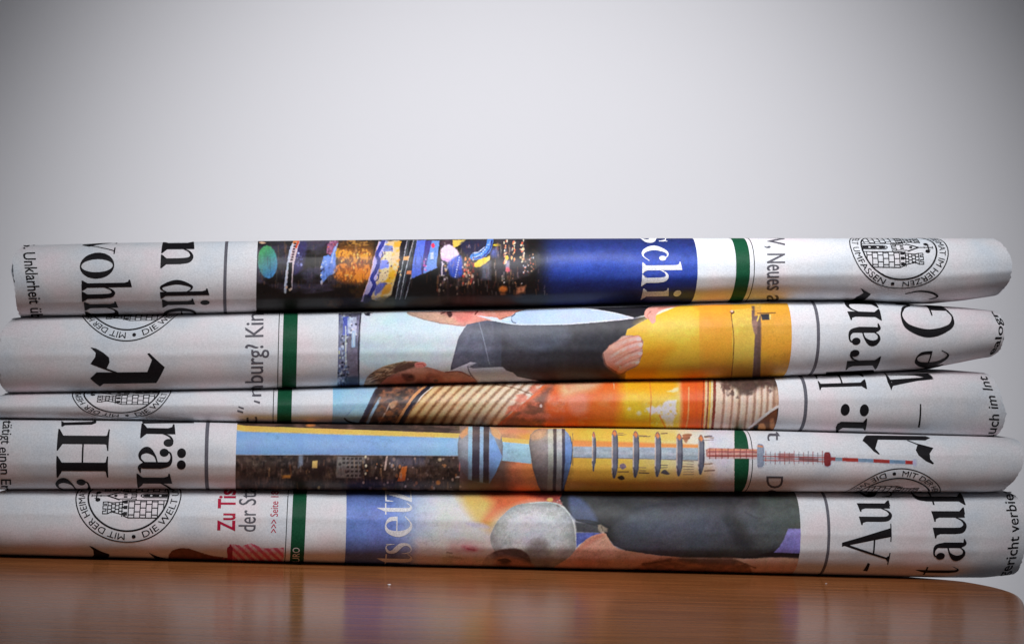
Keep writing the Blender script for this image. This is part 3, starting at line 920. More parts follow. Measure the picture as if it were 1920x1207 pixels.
    c.blotch([(1000, 85), (1110, 82), (1118, 220), (1080, 340), (1050, 470), (985, 525), (930, 500), (960, 300)], (238, 176, 40), 12, 12, .5, 41, 1)
    c.blotch([(990, 100), (1040, 100), (1010, 330), (1000, 470), (930, 500), (960, 300)], (112, 122, 196), 14, 14, .47, 47, 1)
    c.fill([(985, 110), (1060, 120), (1065, 160), (990, 165)], (92, 108, 170), .9, 2); c.fill([(1000, 160), (1060, 165), (1055, 230), (985, 225)], (240, 222, 178), 1, 2)
    c.fill([(970, 230), (1025, 225), (1030, 275), (965, 285)], (124, 132, 214), 1, 3, True); c.fill([(985, 290), (1035, 285), (1015, 365), (955, 360)], (240, 214, 160), 1, 3, True)
    c.fill([(950, 395), (1015, 385), (985, 440), (930, 470)], (96, 100, 170), 1, 4, True); c.fill([(1000, 410), (1050, 390), (1040, 450), (980, 470)], (226, 158, 60), 1, 4, True)
    c.specks(34, 960, 110, 1060, 400, [(70, 40, 50), (30, 24, 70)], 3, 6, seed=12)
    c.fill([(832, 520), (860, 440), (895, 345), (925, 215), (962, 88), (1012, 84), (985, 170), (960, 300), (925, 420), (862, 520)], (184, 176, 226), 1, 1.5, tex=.12)
    c.stroke([(962, 88), (925, 215), (895, 345), (850, 470)], 6, (236, 190, 190), .8)
    c.stroke([(995, 84), (968, 140), (946, 185), (962, 222), (945, 285), (912, 350), (930, 400), (905, 455), (880, 500)], 28, (48, 54, 128))
    c.stroke([(995, 84), (985, 120)], 22, (60, 62, 130)); c.stroke([(985, 165), (990, 190), (968, 215)], 7, (50, 56, 128)); c.stroke([(955, 325), (960, 350), (935, 378)], 7, (40, 46, 110))
    c.fill([(860, 470), (905, 480), (905, 512), (850, 530)], (30, 32, 66), .9, 3, True)
    c.fill([(900, 520), (1060, 480), (1060, 560), (880, 570)], (58, 52, 34), .8, 8, True)
    # rails and hull bands
    c.fill([(1115, 80), (1240, 78), (1200, 350), (1150, 520), (1080, 520), (1100, 330)], (30, 28, 34), .95, 2)
    for a, b, q in (((1165, 82), (1122, 300), (1082, 500)), ((1212, 80), (1163, 260), (1112, 500)), ((1238, 80), (1198, 330), (1150, 500))):
        c.stroke([a, b, q], 7, (168, 172, 180), .85); c.stroke([(a[0] + 14, a[1]), (b[0] + 14, b[1]), (q[0] + 14, q[1])], 8, (60, 70, 74), .8)
    c.fill([(1140, 195), (1178, 195), (1172, 222), (1136, 222)], (232, 168, 96)); c.fill([(1166, 298), (1195, 298), (1195, 325), (1160, 322)], (220, 130, 80))
    c.fill([(1070, 92), (1125, 84), (1112, 128), (1072, 128)], (232, 176, 60), .9); c.specks(10, 1075, 200, 1120, 360, [(250, 220, 150), (230, 140, 50)], 4, 8, seed=13)
    c.fill([(1238, 80), (1300, 78), (1272, 260), (1268, 322), (1195, 356), (1206, 230)], (82, 108, 200), 1, 1.5, c2=(74, 96, 184), dirn=[(1200, 80), (1300, 300)])
    c.fill([(1300, 80), (1345, 80), (1300, 300), (1270, 320), (1275, 250)], (62, 58, 122))
    c.fill([(1345, 82), (1400, 82), (1378, 240), (1375, 285), (1292, 316), (1312, 210)], (98, 136, 200), .95, 1.5)
    c.fill([(1290, 270), (1370, 250), (1385, 280), (1280, 320)], (112, 150, 224), 1, 2)
    for k in range(6): c.fill([(1335, 170 + k * 8), (1356, 166 + k * 8), (1356, 171 + k * 8), (1333, 175 + k * 8)], (236, 238, 248))
    c.ell(1352, 118, 12, 18, (214, 64, 96)); c.specks(8, 1285, 200, 1310, 300, [(190, 80, 160), (240, 180, 220)], 4, 8, seed=14)
    c.fill([(1190, 358), (1390, 275), (1400, 540), (1150, 540)], (14, 11, 12), .95, 2)
    # pink balloon and right hand bustle
    c.ell(1450, 100, 50, 30, (70, 52, 62), .9, soft=6)
    c.fill([(1408, 170), (1420, 130), (1470, 112), (1520, 145), (1535, 185), (1500, 225), (1460, 235), (1415, 215)], (238, 214, 232), 1, 3, True, tex=.08)
    c.fill([(1415, 210), (1460, 236), (1500, 226), (1470, 215)], (206, 150, 226), .9, 4, True)
    c.fill([(1490, 78), (1590, 76), (1555, 108), (1520, 124), (1497, 134)], (226, 196, 84), 1, 1.5)
    c.fill([(1400, 225), (1440, 225), (1450, 330), (1405, 330)], (40, 36, 60)); c.stroke([(1418, 235), (1415, 330)], 9, (232, 222, 236)); c.specks(10, 1425, 230, 1460, 370, [(250, 240, 240), (230, 180, 110)], 4, 9, seed=15)
    c.fill([(1460, 240), (1550, 190), (1560, 330), (1490, 345), (1465, 300)], (50, 74, 176), .95, 5, True)
    for k in range(9): c.ell(1540 - k * 3.5, 205 + k * 17, 4, 5, (224, 226, 255))
    c.fill([(1555, 90), (1760, 80), (1740, 160), (1680, 200), (1590, 190)], (40, 38, 60), .9, 5, True)
    c.stroke([(1640, 198), (1700, 188), (1748, 140), (1764, 80)], 44, (76, 124, 196), .95); c.stroke([(1640, 208), (1712, 196), (1762, 140), (1775, 80)], 8, (36, 36, 100))
    for k in range(10): c.ell(1640 + k * 12, 204 - (k * k) * 1.15, 4, 4, (238, 240, 255))
    c.stroke([(1640, 172), (1680, 164), (1722, 128)], 8, (200, 218, 250), .8)
    c.ell(1700, 238, 60, 24, (228, 202, 52), 1, -28); c.fill([(1735, 205), (1762, 190), (1760, 222), (1740, 232)], (214, 190, 96), 1)
    c.ell(1812, 113, 26, 9, (238, 208, 48))
    c.ell(1800, 170, 34, 34, (92, 104, 176), .8, soft=8); c.fill([(1700, 255), (1765, 230), (1765, 360), (1700, 360)], (100, 104, 122), .75, 8)
    c.specks(60, 1560, 210, 1650, 400, [(190, 60, 50), (236, 150, 90), (250, 220, 190), (120, 40, 30)], 3, 8, 1.7, seed=16)
    c.specks(26, 1380, 330, 1560, 470, [(120, 60, 44), (84, 66, 66), (220, 190, 160)], 3, 8, 1.6, seed=17, a=.6)
    for x in (1390, 1455, 1530, 1600, 1640): c.stroke([(x, 330), (x + 4, 520)], 20, (74, 60, 62), .35, 4)
    c.ell(1856, 430, 30, 22, (228, 124, 50), 1, soft=5); c.ell(1856, 465, 22, 10, (150, 90, 50), .8, soft=4)
    c.frame(940, 430)
    c.fill([(-40, 60), (170, 60), (190, 330), (-40, 340)], (54, 50, 58), .7, 10)
    for x, y0, y1 in ((30, 80, 250), (85, 90, 230), (150, 75, 240)):
        for k in range(22):
            t = rnd.random(); c.ell(x + rnd.uniform(-14, 14), y0 + t * (y1 - y0), rnd.uniform(3, 7), rnd.uniform(5, 11), rnd.choice([(236, 160, 110), (250, 214, 150), (214, 100, 70), (250, 232, 200)]), rnd.uniform(.6, 1))
    c.ell(40, 205, 13, 17, (250, 208, 70)); c.fill([(32, 225), (58, 225), (58, 300), (32, 300)], (160, 150, 170), .8, 3); c.ell(46, 290, 16, 18, (230, 90, 110), .9, soft=3)
    c.specks(34, 160, 180, 235, 320, [(240, 240, 250), (250, 190, 150), (255, 120, 80)], 2.5, 5.5, seed=18)
    c.specks(12, 0, 300, 180, 480, [(240, 230, 230), (230, 160, 120)], 2.5, 5, seed=19)
    c.fill([(110, 420), (175, 405), (165, 455), (105, 470)], (196, 120, 84), .95, 5, tex=.5, ts=(4, 4)); c.ell(120, 478, 30, 10, (110, 70, 40), .6, soft=5)
    c.frame(460, 430)
    c.streaks(60, 80, 1900, 420, [(150, 130, 120), (90, 84, 104), (20, 16, 16), (190, 130, 80), (40, 34, 40)], 260, 61, (3, 7), (20, 100), .4)
    c.streaks(1380, 80, 2180, 470, [(230, 150, 90), (150, 70, 50), (30, 24, 24), (220, 200, 190)], 150, 62, (3, 6), (12, 60), .55)
    c.grain(.12, 77)
    return c

def flesh(c, pts, base=(214, 150, 130), **k): c.fill(pts, base, smooth=True, tex=.10, ts=(7, 5), **k)

def paint_men():
    c = Canvas(620, 552, 1500, 745, (208, 221, 224))
    c.frame(460, 560)
    c.blotch([(830, 60), (1600, 60), (1600, 640), (830, 640)], (190, 212, 216), 30, 22, .45, 3, .7)
    # far city strip
    c.fill([(668, 60), (832, 60), (818, 640), (664, 640)], (112, 114, 138), 1, 1.5, tex=.35, ts=(5, 8))
    rnd = random.Random(5)
    for k in range(120):
        x, y = rnd.uniform(670, 760), rnd.uniform(80, 630); w, h = rnd.uniform(5, 18), rnd.uniform(5, 26)
        c.fill([(x, y), (x + w, y), (x + w, y + h), (x, y + h)], rnd.choice([(225, 230, 240), (60, 66, 110), (150, 170, 205), (30, 32, 48), (190, 200, 220), (120, 110, 120), (220, 216, 160)]), .85, .8)
    c.fill([(705, 130), (745, 130), (745, 260), (700, 260)], (72, 84, 170), .85, 2); c.fill([(735, 140), (800, 130), (800, 250), (735, 250)], (190, 206, 228), .8, 2, tex=.4, ts=(4, 4))
    c.specks(12, 750, 180, 800, 260, [(30, 34, 50), (240, 244, 250)], 4, 10, seed=2)
    c.stroke([(780, 240), (778, 340)], 26, (170, 198, 226), .9); c.stroke([(780, 250), (780, 335)], 8, (220, 236, 246), .9)
    c.fill([(735, 290), (762, 270), (762, 350), (815, 350), (812, 620), (730, 620)], (112, 106, 122), .95, 2, tex=.15)
    c.stroke([(722, 200), (724, 480)], 7, (228, 232, 214), .8)
    c.specks(30, 668, 470, 745, 620, [(20, 24, 40), (220, 226, 236), (120, 140, 180)], 4, 11, seed=3)
    c.fill([(715, 560), (810, 560), (815, 625), (715, 625)], (44, 50, 72), .8, 4); c.stroke([(835, 60), (815, 350), (818, 640)], 10, (46, 46, 56))
    c.fill([(668, 80), (840, 78), (838, 118), (760, 130), (672, 118)], (60, 58, 70), .7, 4)
    c.ell(885, 106, 28, 18, (44, 46, 54)); c.ell(905, 112, 9, 9, (190, 196, 200)); c.ell(868, 100, 9, 8, (150, 150, 156))
    # upper head (lower part of a tilted face)
    flesh(c, [(1165, 100), (1250, 60), (1920, 40), (2000, 60), (2100, 75), (2080, 115), (1990, 140), (1900, 150), (1740, 160), (1640, 185), (1565, 196), (1400, 175), (1280, 148), (1200, 125)], (216, 166, 148), soft=1.6, vol=.2, vw=6)
    c.fill([(1500, 60), (1640, 60), (1620, 150), (1530, 160)], (190, 100, 92), .6, 9, True); c.fill([(1640, 60), (1700, 60), (1690, 130), (1650, 140)], (230, 168, 150), .6, 7, True); c.fill([(1400, 60), (1500, 60), (1500, 110), (1420, 120)], (110, 66, 60), .6, 7, True)
    c.fill([(1440, 90), (1700, 80), (1760, 140), (1600, 186), (1480, 150)], (206, 116, 104), .45, 14, True)
    c.fill([(1720, 80), (1920, 70), (1910, 130), (1780, 150)], (196, 116, 98), .55, 9, True)
    c.fill([(1180, 105), (1420, 110), (1540, 185), (1380, 172), (1230, 132)], (190, 150, 120), .6, 6, True)
    c.fill([(1450, 100), (1480, 92), (1490, 120), (1468, 134)], (60, 34, 34), .9, 2, True); c.stroke([(1410, 108), (1440, 96)], 8, (90, 50, 44)); c.stroke([(1655, 112), (1672, 92)], 9, (110, 40, 40))
    c.stroke([(1400, 176), (1480, 186), (1560, 196), (1640, 186)], 6, (130, 74, 68), .6, 2); c.stroke([(1165, 100), (1280, 148), (1400, 175)], 5, (120, 110, 104), .8)
    c.stroke([(1580, 100), (1700, 96)], 10, (170, 70, 66), .4, 5)
    # suit
    c.frame(940, 550)
    c.fill([(-365, 530), (-310, 320), (-250, 225), (-100, 195), (0, 205), (500, 225), (955, 180), (1100, 150), (1100, 20), (0, 20), (1110, 60), (1120, 640), (-365, 640)], (74, 76, 88), 1, 1.2)
    c.fill([(100, 40), (1150, 40), (1060, 150), (955, 178), (790, 138), (600, 110), (380, 95), (150, 108)], (30, 29, 34), 1, 2)
    c.fill([(0, 206), (500, 224), (955, 182), (1040, 176), (905, 262), (895, 300), (730, 430), (760, 520), (890, 580), (890, 660), (0, 660)], (70, 69, 76), 1, 2, c2=(44, 43, 47), dirn=[(200, 240), (500, 640)], tex=.12, ts=(10, 10))
    c.fill([(-360, 525), (-310, 320), (-250, 225), (-100, 195), (-60, 210), (-30, 560), (-300, 560)], (88, 92, 106), 1, 2, c2=(78, 80, 92), dirn=[(-300, 0), (0, 0)], tex=.12, ts=(8, 8))
    c.stroke([(-160, 210), (-130, 320), (-85, 510)], 5, (140, 146, 160), .8); c.stroke([(-250, 225), (-310, 320), (-365, 520)], 4, (200, 206, 210), .6)
    c.fill([(30, 215), (400, 225), (500, 330), (250, 420), (50, 330)], (88, 92, 104), .6, 14, True)
    # collar and shirt of the upper man
    c.fill([(-180, 160), (0, 178), (40, 180), (40, 212), (-20, 206)], (232, 238, 244), 1, 1.2)
    c.fill([(0, 190), (75, 160), (110, 130), (160, 108), (390, 95), (600, 108), (800, 138), (955, 177), (800, 196), (500, 220), (250, 226), (90, 222), (0, 206)], (196, 214, 238), 1, 1.2, tex=.06)
    c.stroke([(0, 206), (90, 221), (250, 225), (500, 219), (800, 195), (950, 178)], 6, (240, 244, 250)); c.stroke([(390, 96), (600, 108), (800, 138), (950, 176)], 5, (238, 244, 250))
    c.stroke([(100, 150), (72, 172), (80, 205), (105, 215)], 6, (44, 50, 70)); c.fill([(-10, 180), (75, 160), (70, 195), (20, 200)], (240, 244, 248), .8, 2)
    flesh(c, [(-40, 80), (170, 90), (165, 118), (130, 130), (85, 150), (40, 172), (-20, 186)], (196, 124, 104), soft=1.5)
    c.stroke([(165, 120), (110, 134), (80, 160), (0, 182)], 4, (70, 60, 66), .8)
    # lower man: shirt, hair, face
    c.frame(460, 560)
    c.fill([(1440, 530), (1480, 515), (1620, 455), (1668, 462), (1602, 490), (1640, 500), (1850, 490), (1880, 515), (1925, 530), (1960, 560), (2030, 575), (2110, 590), (2225, 612), (2120, 650), (1640, 650), (1600, 560)], (214, 218, 232), 1, 1.2, tex=.08)
    c.stroke([(1600, 490), (1620, 540), (1665, 590)], 6, (60, 60, 74)); c.stroke([(1665, 463), (1602, 488), (1850, 490)], 5, (110, 112, 124), .8)
    flesh(c, [(940, 620), (1040, 555), (1130, 512), (1200, 490), (1310, 490), (1440, 528), (1530, 520), (1610, 552), (1662, 592), (1640, 660), (940, 660)], (214, 156, 136), soft=1.6, vol=.2, vw=7)
    c.fill([(1240, 560), (1330, 545), (1420, 580), (1400, 650), (1240, 650)], (120, 62, 52), .7, 9, True); c.fill([(1420, 590), (1600, 570), (1650, 620), (1420, 650)], (150, 74, 62), .7, 9, True); c.fill([(1060, 575), (1140, 550), (1150, 600), (1080, 620)], (182, 108, 88), .7, 7, True)
    c.fill([(1320, 520), (1640, 560), (1640, 620), (1380, 620)], (176, 104, 90), .45, 12, True); c.fill([(1130, 540), (1220, 545), (1210, 590), (1140, 590)], (96, 56, 46), .75, 5, True)
    c.fill([(1290, 540), (1420, 560), (1400, 610), (1300, 600)], (140, 70, 58), .55, 7, True); c.ell(1372, 588, 18, 9, (70, 36, 34), .9, soft=3); c.ell(1190, 560, 20, 9, (70, 44, 40), .8, soft=3)
    c.fill([(1210, 530), (1300, 525), (1300, 570), (1230, 575)], (232, 166, 142), .6, 7, True); c.fill([(1000, 590), (1120, 560), (1150, 610), (1010, 615)], (226, 160, 136), .7, 7, True)
    c.stroke([(1440, 528), (1540, 522), (1620, 556)], 6, (110, 50, 44), .9)
    c.fill([(862, 590), (900, 540), (980, 492), (1080, 462), (1180, 448), (1260, 455), (1290, 478), (1200, 492), (1120, 520), (1030, 560), (950, 625), (862, 640)], (142, 116, 92), 1, 2, True, tex=.5, ts=(9, 3))
    rnd = random.Random(9)
    for k in range(46):
        x = rnd.uniform(880, 1150); y = 600 - (x - 870) * .48 + rnd.uniform(-20, 22)
        c.stroke([(x, y), (x + rnd.uniform(18, 40), y - rnd.uniform(6, 22))], 5, rnd.choice([(196, 176, 140), (84, 64, 52), (220, 204, 170), (110, 84, 66)]), .8, .8)
    c.fill([(1090, 480), (1180, 455), (1230, 480), (1140, 515), (1070, 520)], (84, 58, 50), .9, 4, True)
    c.fill([(1225, 462), (1280, 455), (1305, 478), (1270, 495), (1225, 490)], (228, 142, 130), 1, 2, True); c.stroke([(1235, 470), (1275, 470), (1290, 484)], 5, (160, 70, 66))
    # yellow envelope
    c.frame(940, 550)
    c.fill([(905, 262), (1050, 186), (1250, 100), (1350, 40), (2300, 40), (2300, 660), (895, 660), (895, 300)], (250, 200, 56), 1, 1.2)
    c.fill([(980, 230), (1250, 120), (1400, 140), (1400, 330), (1150, 330)], (255, 222, 90), .7, 26, True)
    c.fill([(1860, 30), (2400, 30), (2400, 680), (1860, 680)], (220, 160, 54), 1, 2)
    c.fill([(1425, 30), (1660, 30), (1665, 660), (1425, 660)], (232, 166, 52), 1, 2, tex=.08); c.fill([(1320, 20), (2300, 20), (2300, 110), (1650, 120), (1430, 130), (1380, 90)], (222, 158, 48), .85, 6)
    c.fill([(900, 430), (1230, 370), (1180, 500), (1100, 640), (900, 640)], (224, 150, 36), .85, 24, True); c.fill([(1200, 480), (1420, 330), (1420, 640), (1100, 640)], (238, 184, 62), .6, 16, True)
    c.fill([(1665, 120), (1800, 105), (1825, 260), (1815, 605), (1665, 605)], (246, 204, 84), 1, 2, tex=.08)
    c.fill([(1665, 480), (1815, 470), (1812, 640), (1660, 640)], (222, 160, 50), .5, 12)
    c.stroke([(1652, 130), (1672, 300), (1670, 450), (1655, 610)], 6, (96, 60, 24)); c.fill([(1640, 130), (1675, 122), (1682, 138), (1660, 152)], (96, 64, 40)); c.ell(1660, 128, 10, 8, (214, 190, 160))
    c.fill([(1800, 120), (1868, 140), (1868, 420), (1858, 640), (1805, 640), (1825, 300), (1805, 215)], (108, 84, 78), 1, 2, tex=.1)
    c.fill([(1800, 205), (1850, 195), (1860, 270), (1826, 290)], (150, 112, 96), .8, 4, True); c.fill([(1800, 90), (1870, 90), (1868, 145), (1815, 150)], (84, 68, 66), .9, 3)
    c.frame(1420, 540)
    c.fill([(30, 60), (300, 60), (300, 640), (18, 640), (30, 420)], (222, 164, 54), 1, 2, tex=.10, ts=(9, 9)); c.fill([(28, 520), (260, 430), (260, 660), (18, 660)], (180, 124, 42), .6, 18)
    c.fill([(0, 180), (25, 180), (22, 640), (0, 640)], (104, 80, 68), 1, 2); c.fill([(-20, 80), (40, 80), (20, 200), (-20, 200)], (196, 150, 60), .9, 3)
    c.fill([(25, 188), (85, 186), (88, 228), (35, 230)], (40, 40, 48)); c.fill([(85, 192), (98, 190), (98, 225), (88, 225)], (224, 206, 120)); c.stroke([(0, 182), (130, 178)], 7, (96, 66, 36)); c.stroke([(10, 200), (0, 235)], 10, (230, 200, 90))
    c.stroke([(30, 250), (30, 420)], 4, (150, 104, 50), .8)
    # hands
    c.frame(940, 550)
    flesh(c, [(1030, 145), (1052, 108), (1130, 82), (1310, 74), (1262, 96), (1180, 112), (1125, 140), (1112, 170), (1110, 205), (1085, 216), (1062, 188), (1036, 172)], (224, 160, 144), soft=1.3)
    c.stroke([(1130, 110), (1240, 92), (1300, 82)], 14, (160, 90, 74), .7, 4); c.stroke([(1062, 186), (1050, 160), (1075, 130)], 5, (150, 84, 76), .8)
    flesh(c, [(732, 432), (775, 388), (830, 348), (868, 308), (920, 300), (985, 312), (1022, 345), (1012, 380), (1018, 418), (1004, 470), (990, 505), (960, 532), (900, 560), (858, 576), (820, 556), (762, 520), (742, 480)], (240, 186, 168), soft=1.3, vol=.4, vw=5)
    c.fill([(745, 470), (800, 470), (900, 540), (860, 575), (790, 545)], (214, 134, 110), .65, 8, True); c.fill([(830, 360), (900, 315), (960, 330), (850, 410)], (246, 204, 190), .7, 8, True)
    for (x1, y1), (x2, y2), w in (((800, 400), (978, 334), 62), ((790, 462), (990, 372), 54), ((826, 516), (988, 436), 48), ((850, 556), (966, 500), 42)):
        mx, my = (x1 + x2) / 2 + 4, (y1 + y2) / 2 - 10
        c.stroke([(x1, y1), (mx, my), (x2, y2)], w + 9, (146, 84, 68), .75, 2.5)
        c.stroke([(x1, y1), (mx, my), (x2, y2)], w - 4, (236, 178, 158), 1, 3)
        c.stroke([(x1 + 8, y1 + 8), (mx, my + 9), (x2, y2 + 9)], w * .3, (214, 142, 120), .7, 4)
        c.stroke([(x1, y1 - 8), (mx, my - 10), (x2, y2 - 9)], w * .3, (250, 212, 198), .8, 4)
        c.ell(mx + 16, my - 4, 9, w * .36, (206, 138, 118), .5, 25, 3); c.ell(mx - 34, my + 12, 8, w * .34, (210, 142, 122), .4, 25, 3)
        c.ell(x2 + 12, y2 - 4, 17, w * .26, (252, 224, 214), .9, -28, 1.5)
    c.fill([(736, 436), (780, 388), (840, 345), (850, 380), (800, 430), (790, 480), (830, 540), (760, 518), (742, 480)], (232, 172, 152), .8, 8, True)
    c.fill([(752, 490), (800, 500), (850, 560), (800, 548), (765, 522)], (196, 118, 94), .7, 8, True)
    c.specks(10, 830, 505, 860, 528, [(250, 236, 220), (170, 130, 100)], 3, 6, seed=4)
    c.stroke([(735, 435), (745, 485), (765, 522), (858, 577), (900, 562)], 5, (90, 46, 38), .7)
    c.grain(.07, 78, .9)
    return c

def paint_rope():
    c = Canvas(612, 684, 1475, 825, (225, 215, 200))
    c.frame(460, 710)
    c.fill([(600, 20), (1000, 20), (1000, 360), (600, 360)], (152, 202, 228), 1, 1, tex=.10, ts=(14, 14))
    c.fill([(700, 100), (960, 60), (900, 250), (780, 300)], (176, 218, 236), .7, 12, True)
    c.fill([(805, 360), (880, 210), (945, 85), (960, 20), (1420, 20), (1290, 80), (1120, 360)], (84, 68, 64), 1, 2, tex=.35, ts=(12, 7))
    c.stroke([(880, 315), (920, 230), (972, 140)], 20, (150, 180, 204), .95, 2); c.stroke([(835, 315), (890, 205), (945, 90)], 34, (56, 52, 66), .9, 2)
    c.stroke([(715, 285), (740, 305), (800, 320), (840, 320)], 12, (34, 36, 44)); c.stroke([(730, 260), (780, 210)], 9, (80, 110, 140), .6, 3)
    c.stroke([(960, 320), (1010, 240), (1040, 180)], 9, (190, 170, 160), .8); c.fill([(1035, 180), (1090, 155), (1080, 200), (1050, 215)], (206, 164, 130), .9, 3, True)
    c.blotch([(990, 80), (1260, 60), (1120, 300), (960, 320)], (160, 104, 70), 14, 10, .5, 4, .8); c.blotch([(960, 60), (1240, 50), (1080, 180), (960, 160)], (50, 42, 42), 14, 10, .5, 6, .8)
    c.stroke([(1090, 320), (1150, 220), (1220, 120), (1300, 55)], 22, (206, 146, 96)); c.stroke([(1110, 330), (1180, 210), (1250, 120), (1320, 60)], 26, (46, 44, 52))
    # rope coil: tilted curved strands
    pts = [(1130, 340), (1200, 215), (1290, 110), (1390, 30), (2140, 20), (2150, 80), (2100, 160), (2040, 220), (1960, 290), (1900, 345)]
    r = c.mask(pts, 2.0)
    sl, m, X, Y = r[:4]
    ox, oy, k = c.o
    cx = (X + c.x0 - ox) * k; cy = (Y + c.y0 - oy) * k
    yy = np.clip((320 - cy) / 260, -.3, 1.3)
    ph = (cx - 1130 - 150 * yy - 70 * yy ** 2) / 72.0
    fr = ph - np.floor(ph)
    wv = 0.5 + 0.5 * np.cos((fr - 0.42) * 2 * np.pi)
    warm = np.clip((cx - 1150) / 900, 0, 1)[..., None]
    lite = np.array([238, 204, 138]) * (1 - warm) + np.array([240, 226, 204]) * warm
    dark = np.array([138, 94, 52]) * (1 - warm) + np.array([150, 118, 98]) * warm
    tw = vnoise(X.shape[0], X.shape[1], 3, 5, 71)
    C = dark + (lite - dark) * (wv[..., None] ** .8)
    C *= (0.84 + 0.32 * tw)[..., None]
    s_img = c.img[sl]; c.img[sl] = s_img * (1 - m[..., None]) + np.clip(C, 0, 255) * m[..., None]
    c.fill([(1130, 340), (1160, 270), (1300, 280), (1260, 340)], (120, 76, 44), .5, 10, True)
    c.stroke([(1800, 40), (1920, 62), (2060, 110)], 8, (96, 66, 46), .7, 2)
    c.frame(940, 700)
    c.fill([(-60, 400), (0, 345), (90, 270), (160, 215), (235, 148), (320, 70), (330, 20), (900, 20), (900, 430), (-60, 430)], (236, 104, 50), 1, 2, tex=.16, ts=(18, 12))
    c.fill([(-40, 400), (90, 280), (200, 200), (330, 90), (400, 60), (330, 200), (280, 420)], (116, 78, 64), .9, 14, True); c.blotch([(100, 150), (420, 60), (420, 420), (40, 420)], (198, 110, 84), 20, 12, .5, 8, .8)
    c.fill([(440, 60), (700, 55), (680, 110), (560, 150), (440, 165)], (244, 204, 156), .85, 18, True); c.fill([(470, 190), (610, 150), (620, 270), (520, 290)], (240, 150, 118), .8, 12, True)
    c.blotch([(380, 60), (760, 60), (760, 400), (380, 400)], (240, 150, 110), 22, 14, .55, 12, .7); c.ell(285, 232, 8, 12, (250, 220, 210)); c.stroke([(810, 70), (812, 110)], 8, (250, 220, 180), .8)
    c.fill([(640, 150), (870, 60), (900, 420), (640, 420)], (238, 128, 44), .6, 22)
    c.fill([(868, 20), (1285, 20), (1285, 430), (820, 430), (860, 250)], (244, 192, 38), 1, 26, tex=.16, ts=(16, 10))
    c.fill([(900, 40), (1270, 40), (1270, 120), (900, 130)], (232, 168, 30), .7, 10); c.fill([(880, 190), (1060, 160), (1080, 300), (950, 360)], (250, 222, 70), .6, 12, True); c.fill([(840, 330), (1060, 340), (1070, 430), (840, 430)], (222, 150, 40), .6, 10)
    c.fill([(1030, 200), (1270, 170), (1270, 400), (1140, 400), (1080, 300)], (250, 226, 110), .7, 14, True); c.fill([(1040, 250), (1085, 232), (1110, 246), (1140, 226), (1150, 240), (1172, 205), (1200, 192), (1262, 190), (1256, 240), (1264, 290), (1240, 330), (1236, 386), (1210, 372), (1190, 384), (1172, 330), (1150, 322), (1140, 292), (1100, 288), (1078, 300)], (238, 232, 232), 1, 4, tex=.08)
    c.specks(40, 1030, 200, 1270, 390, [(252, 240, 190), (236, 180, 50), (250, 214, 90)], 4, 11, seed=8, a=.6)
    c.fill([(1190, 128), (1230, 118), (1245, 104), (1278, 100), (1272, 128), (1240, 138)], (250, 240, 170), 1, 3); c.ell(990, 285, 18, 16, (252, 240, 200), .9, soft=4); c.ell(922, 255, 12, 12, (252, 240, 180), .8, soft=4)
    c.stroke([(1068, 60), (1078, 170), (1072, 300), (1070, 420)], 8, (190, 110, 40), .8, 1.5); c.stroke([(1140, 300), (1180, 390), (1182, 420)], 8, (230, 110, 50), .7, 2)
    c.fill([(1285, 20), (1480, 20), (1470, 430), (1285, 430), (1300, 250)], (236, 104, 40), 1, 9, tex=.12, ts=(8, 16))
    c.stroke([(1350, 100), (1345, 300), (1325, 410)], 9, (250, 196, 130), .8, 2); c.stroke([(1400, 60), (1410, 400)], 8, (206, 76, 34), .8, 3)
    for x, w, q in ((1474, 12, (250, 216, 160)), (1490, 12, (132, 56, 24)), (1504, 14, (246, 190, 70)), (1520, 10, (250, 224, 150)), (1536, 22, (112, 40, 24)), (1456, 10, (150, 60, 28))):
        c.stroke([(x, 30), (x - 2, 200), (x - 18, 430)], w, q, .9, 1.2)
    # pleated cream cloth
    c.fill([(1552, 20), (2080, 20), (2080, 430), (1525, 430), (1545, 250)], (226, 204, 178), 1, 2, tex=.10)
    for x, w in ((1600, 12), (1660, 10), (1712, 14), (1768, 10), (1822, 14), (1872, 10), (1915, 12), (1960, 14), (2005, 10)):
        c.stroke([(x + 4, 90), (x, 240), (x - 22, 430)], w * 1.6, (140, 104, 84), .75, 3); c.stroke([(x + 24, 100), (x + 20, 240), (x, 430)], w, (248, 234, 214), .8, 3)
    c.fill([(1560, 20), (2080, 20), (2080, 130), (1900, 90), (1800, 140), (1720, 150), (1680, 110), (1600, 80)], (84, 66, 56), 1, 10, True, tex=.3); c.blotch([(1600, 60), (1930, 60), (1900, 170), (1640, 170)], (80, 58, 50), 9, 10, .5, 9, .9)
    c.fill([(1990, 60), (2050, 60), (2010, 240), (1990, 300), (1960, 240)], (150, 110, 80), .6, 6, True)
    c.fill([(1810, 390), (1990, 230), (2060, 250), (2060, 430), (1800, 430)], (108, 64, 40), 1, 4); c.fill([(1815, 380), (1850, 365), (1860, 420), (1815, 430)], (26, 20, 22)); c.ell(1875, 390, 28, 34, (206, 140, 88), 1, soft=3); c.ell(1950, 360, 18, 40, (196, 130, 84), .9, soft=4); c.fill([(1985, 250), (2010, 240), (2015, 430), (1985, 430)], (52, 34, 28), .9, 2); c.fill([(2020, 250), (2060, 240), (2060, 430), (2030, 430)], (216, 176, 130), .9, 3)
    c.stroke([(1755, 418), (1860, 330), (1960, 255), (2060, 205)], 18, (242, 236, 226), 1, 1.5); c.stroke([(1755, 428), (1860, 345), (1960, 270)], 6, (90, 60, 50), .8); c.ell(2062, 228, 12, 14, (60, 34, 30))
    c.grain(.10, 79, 1.2)
    return c

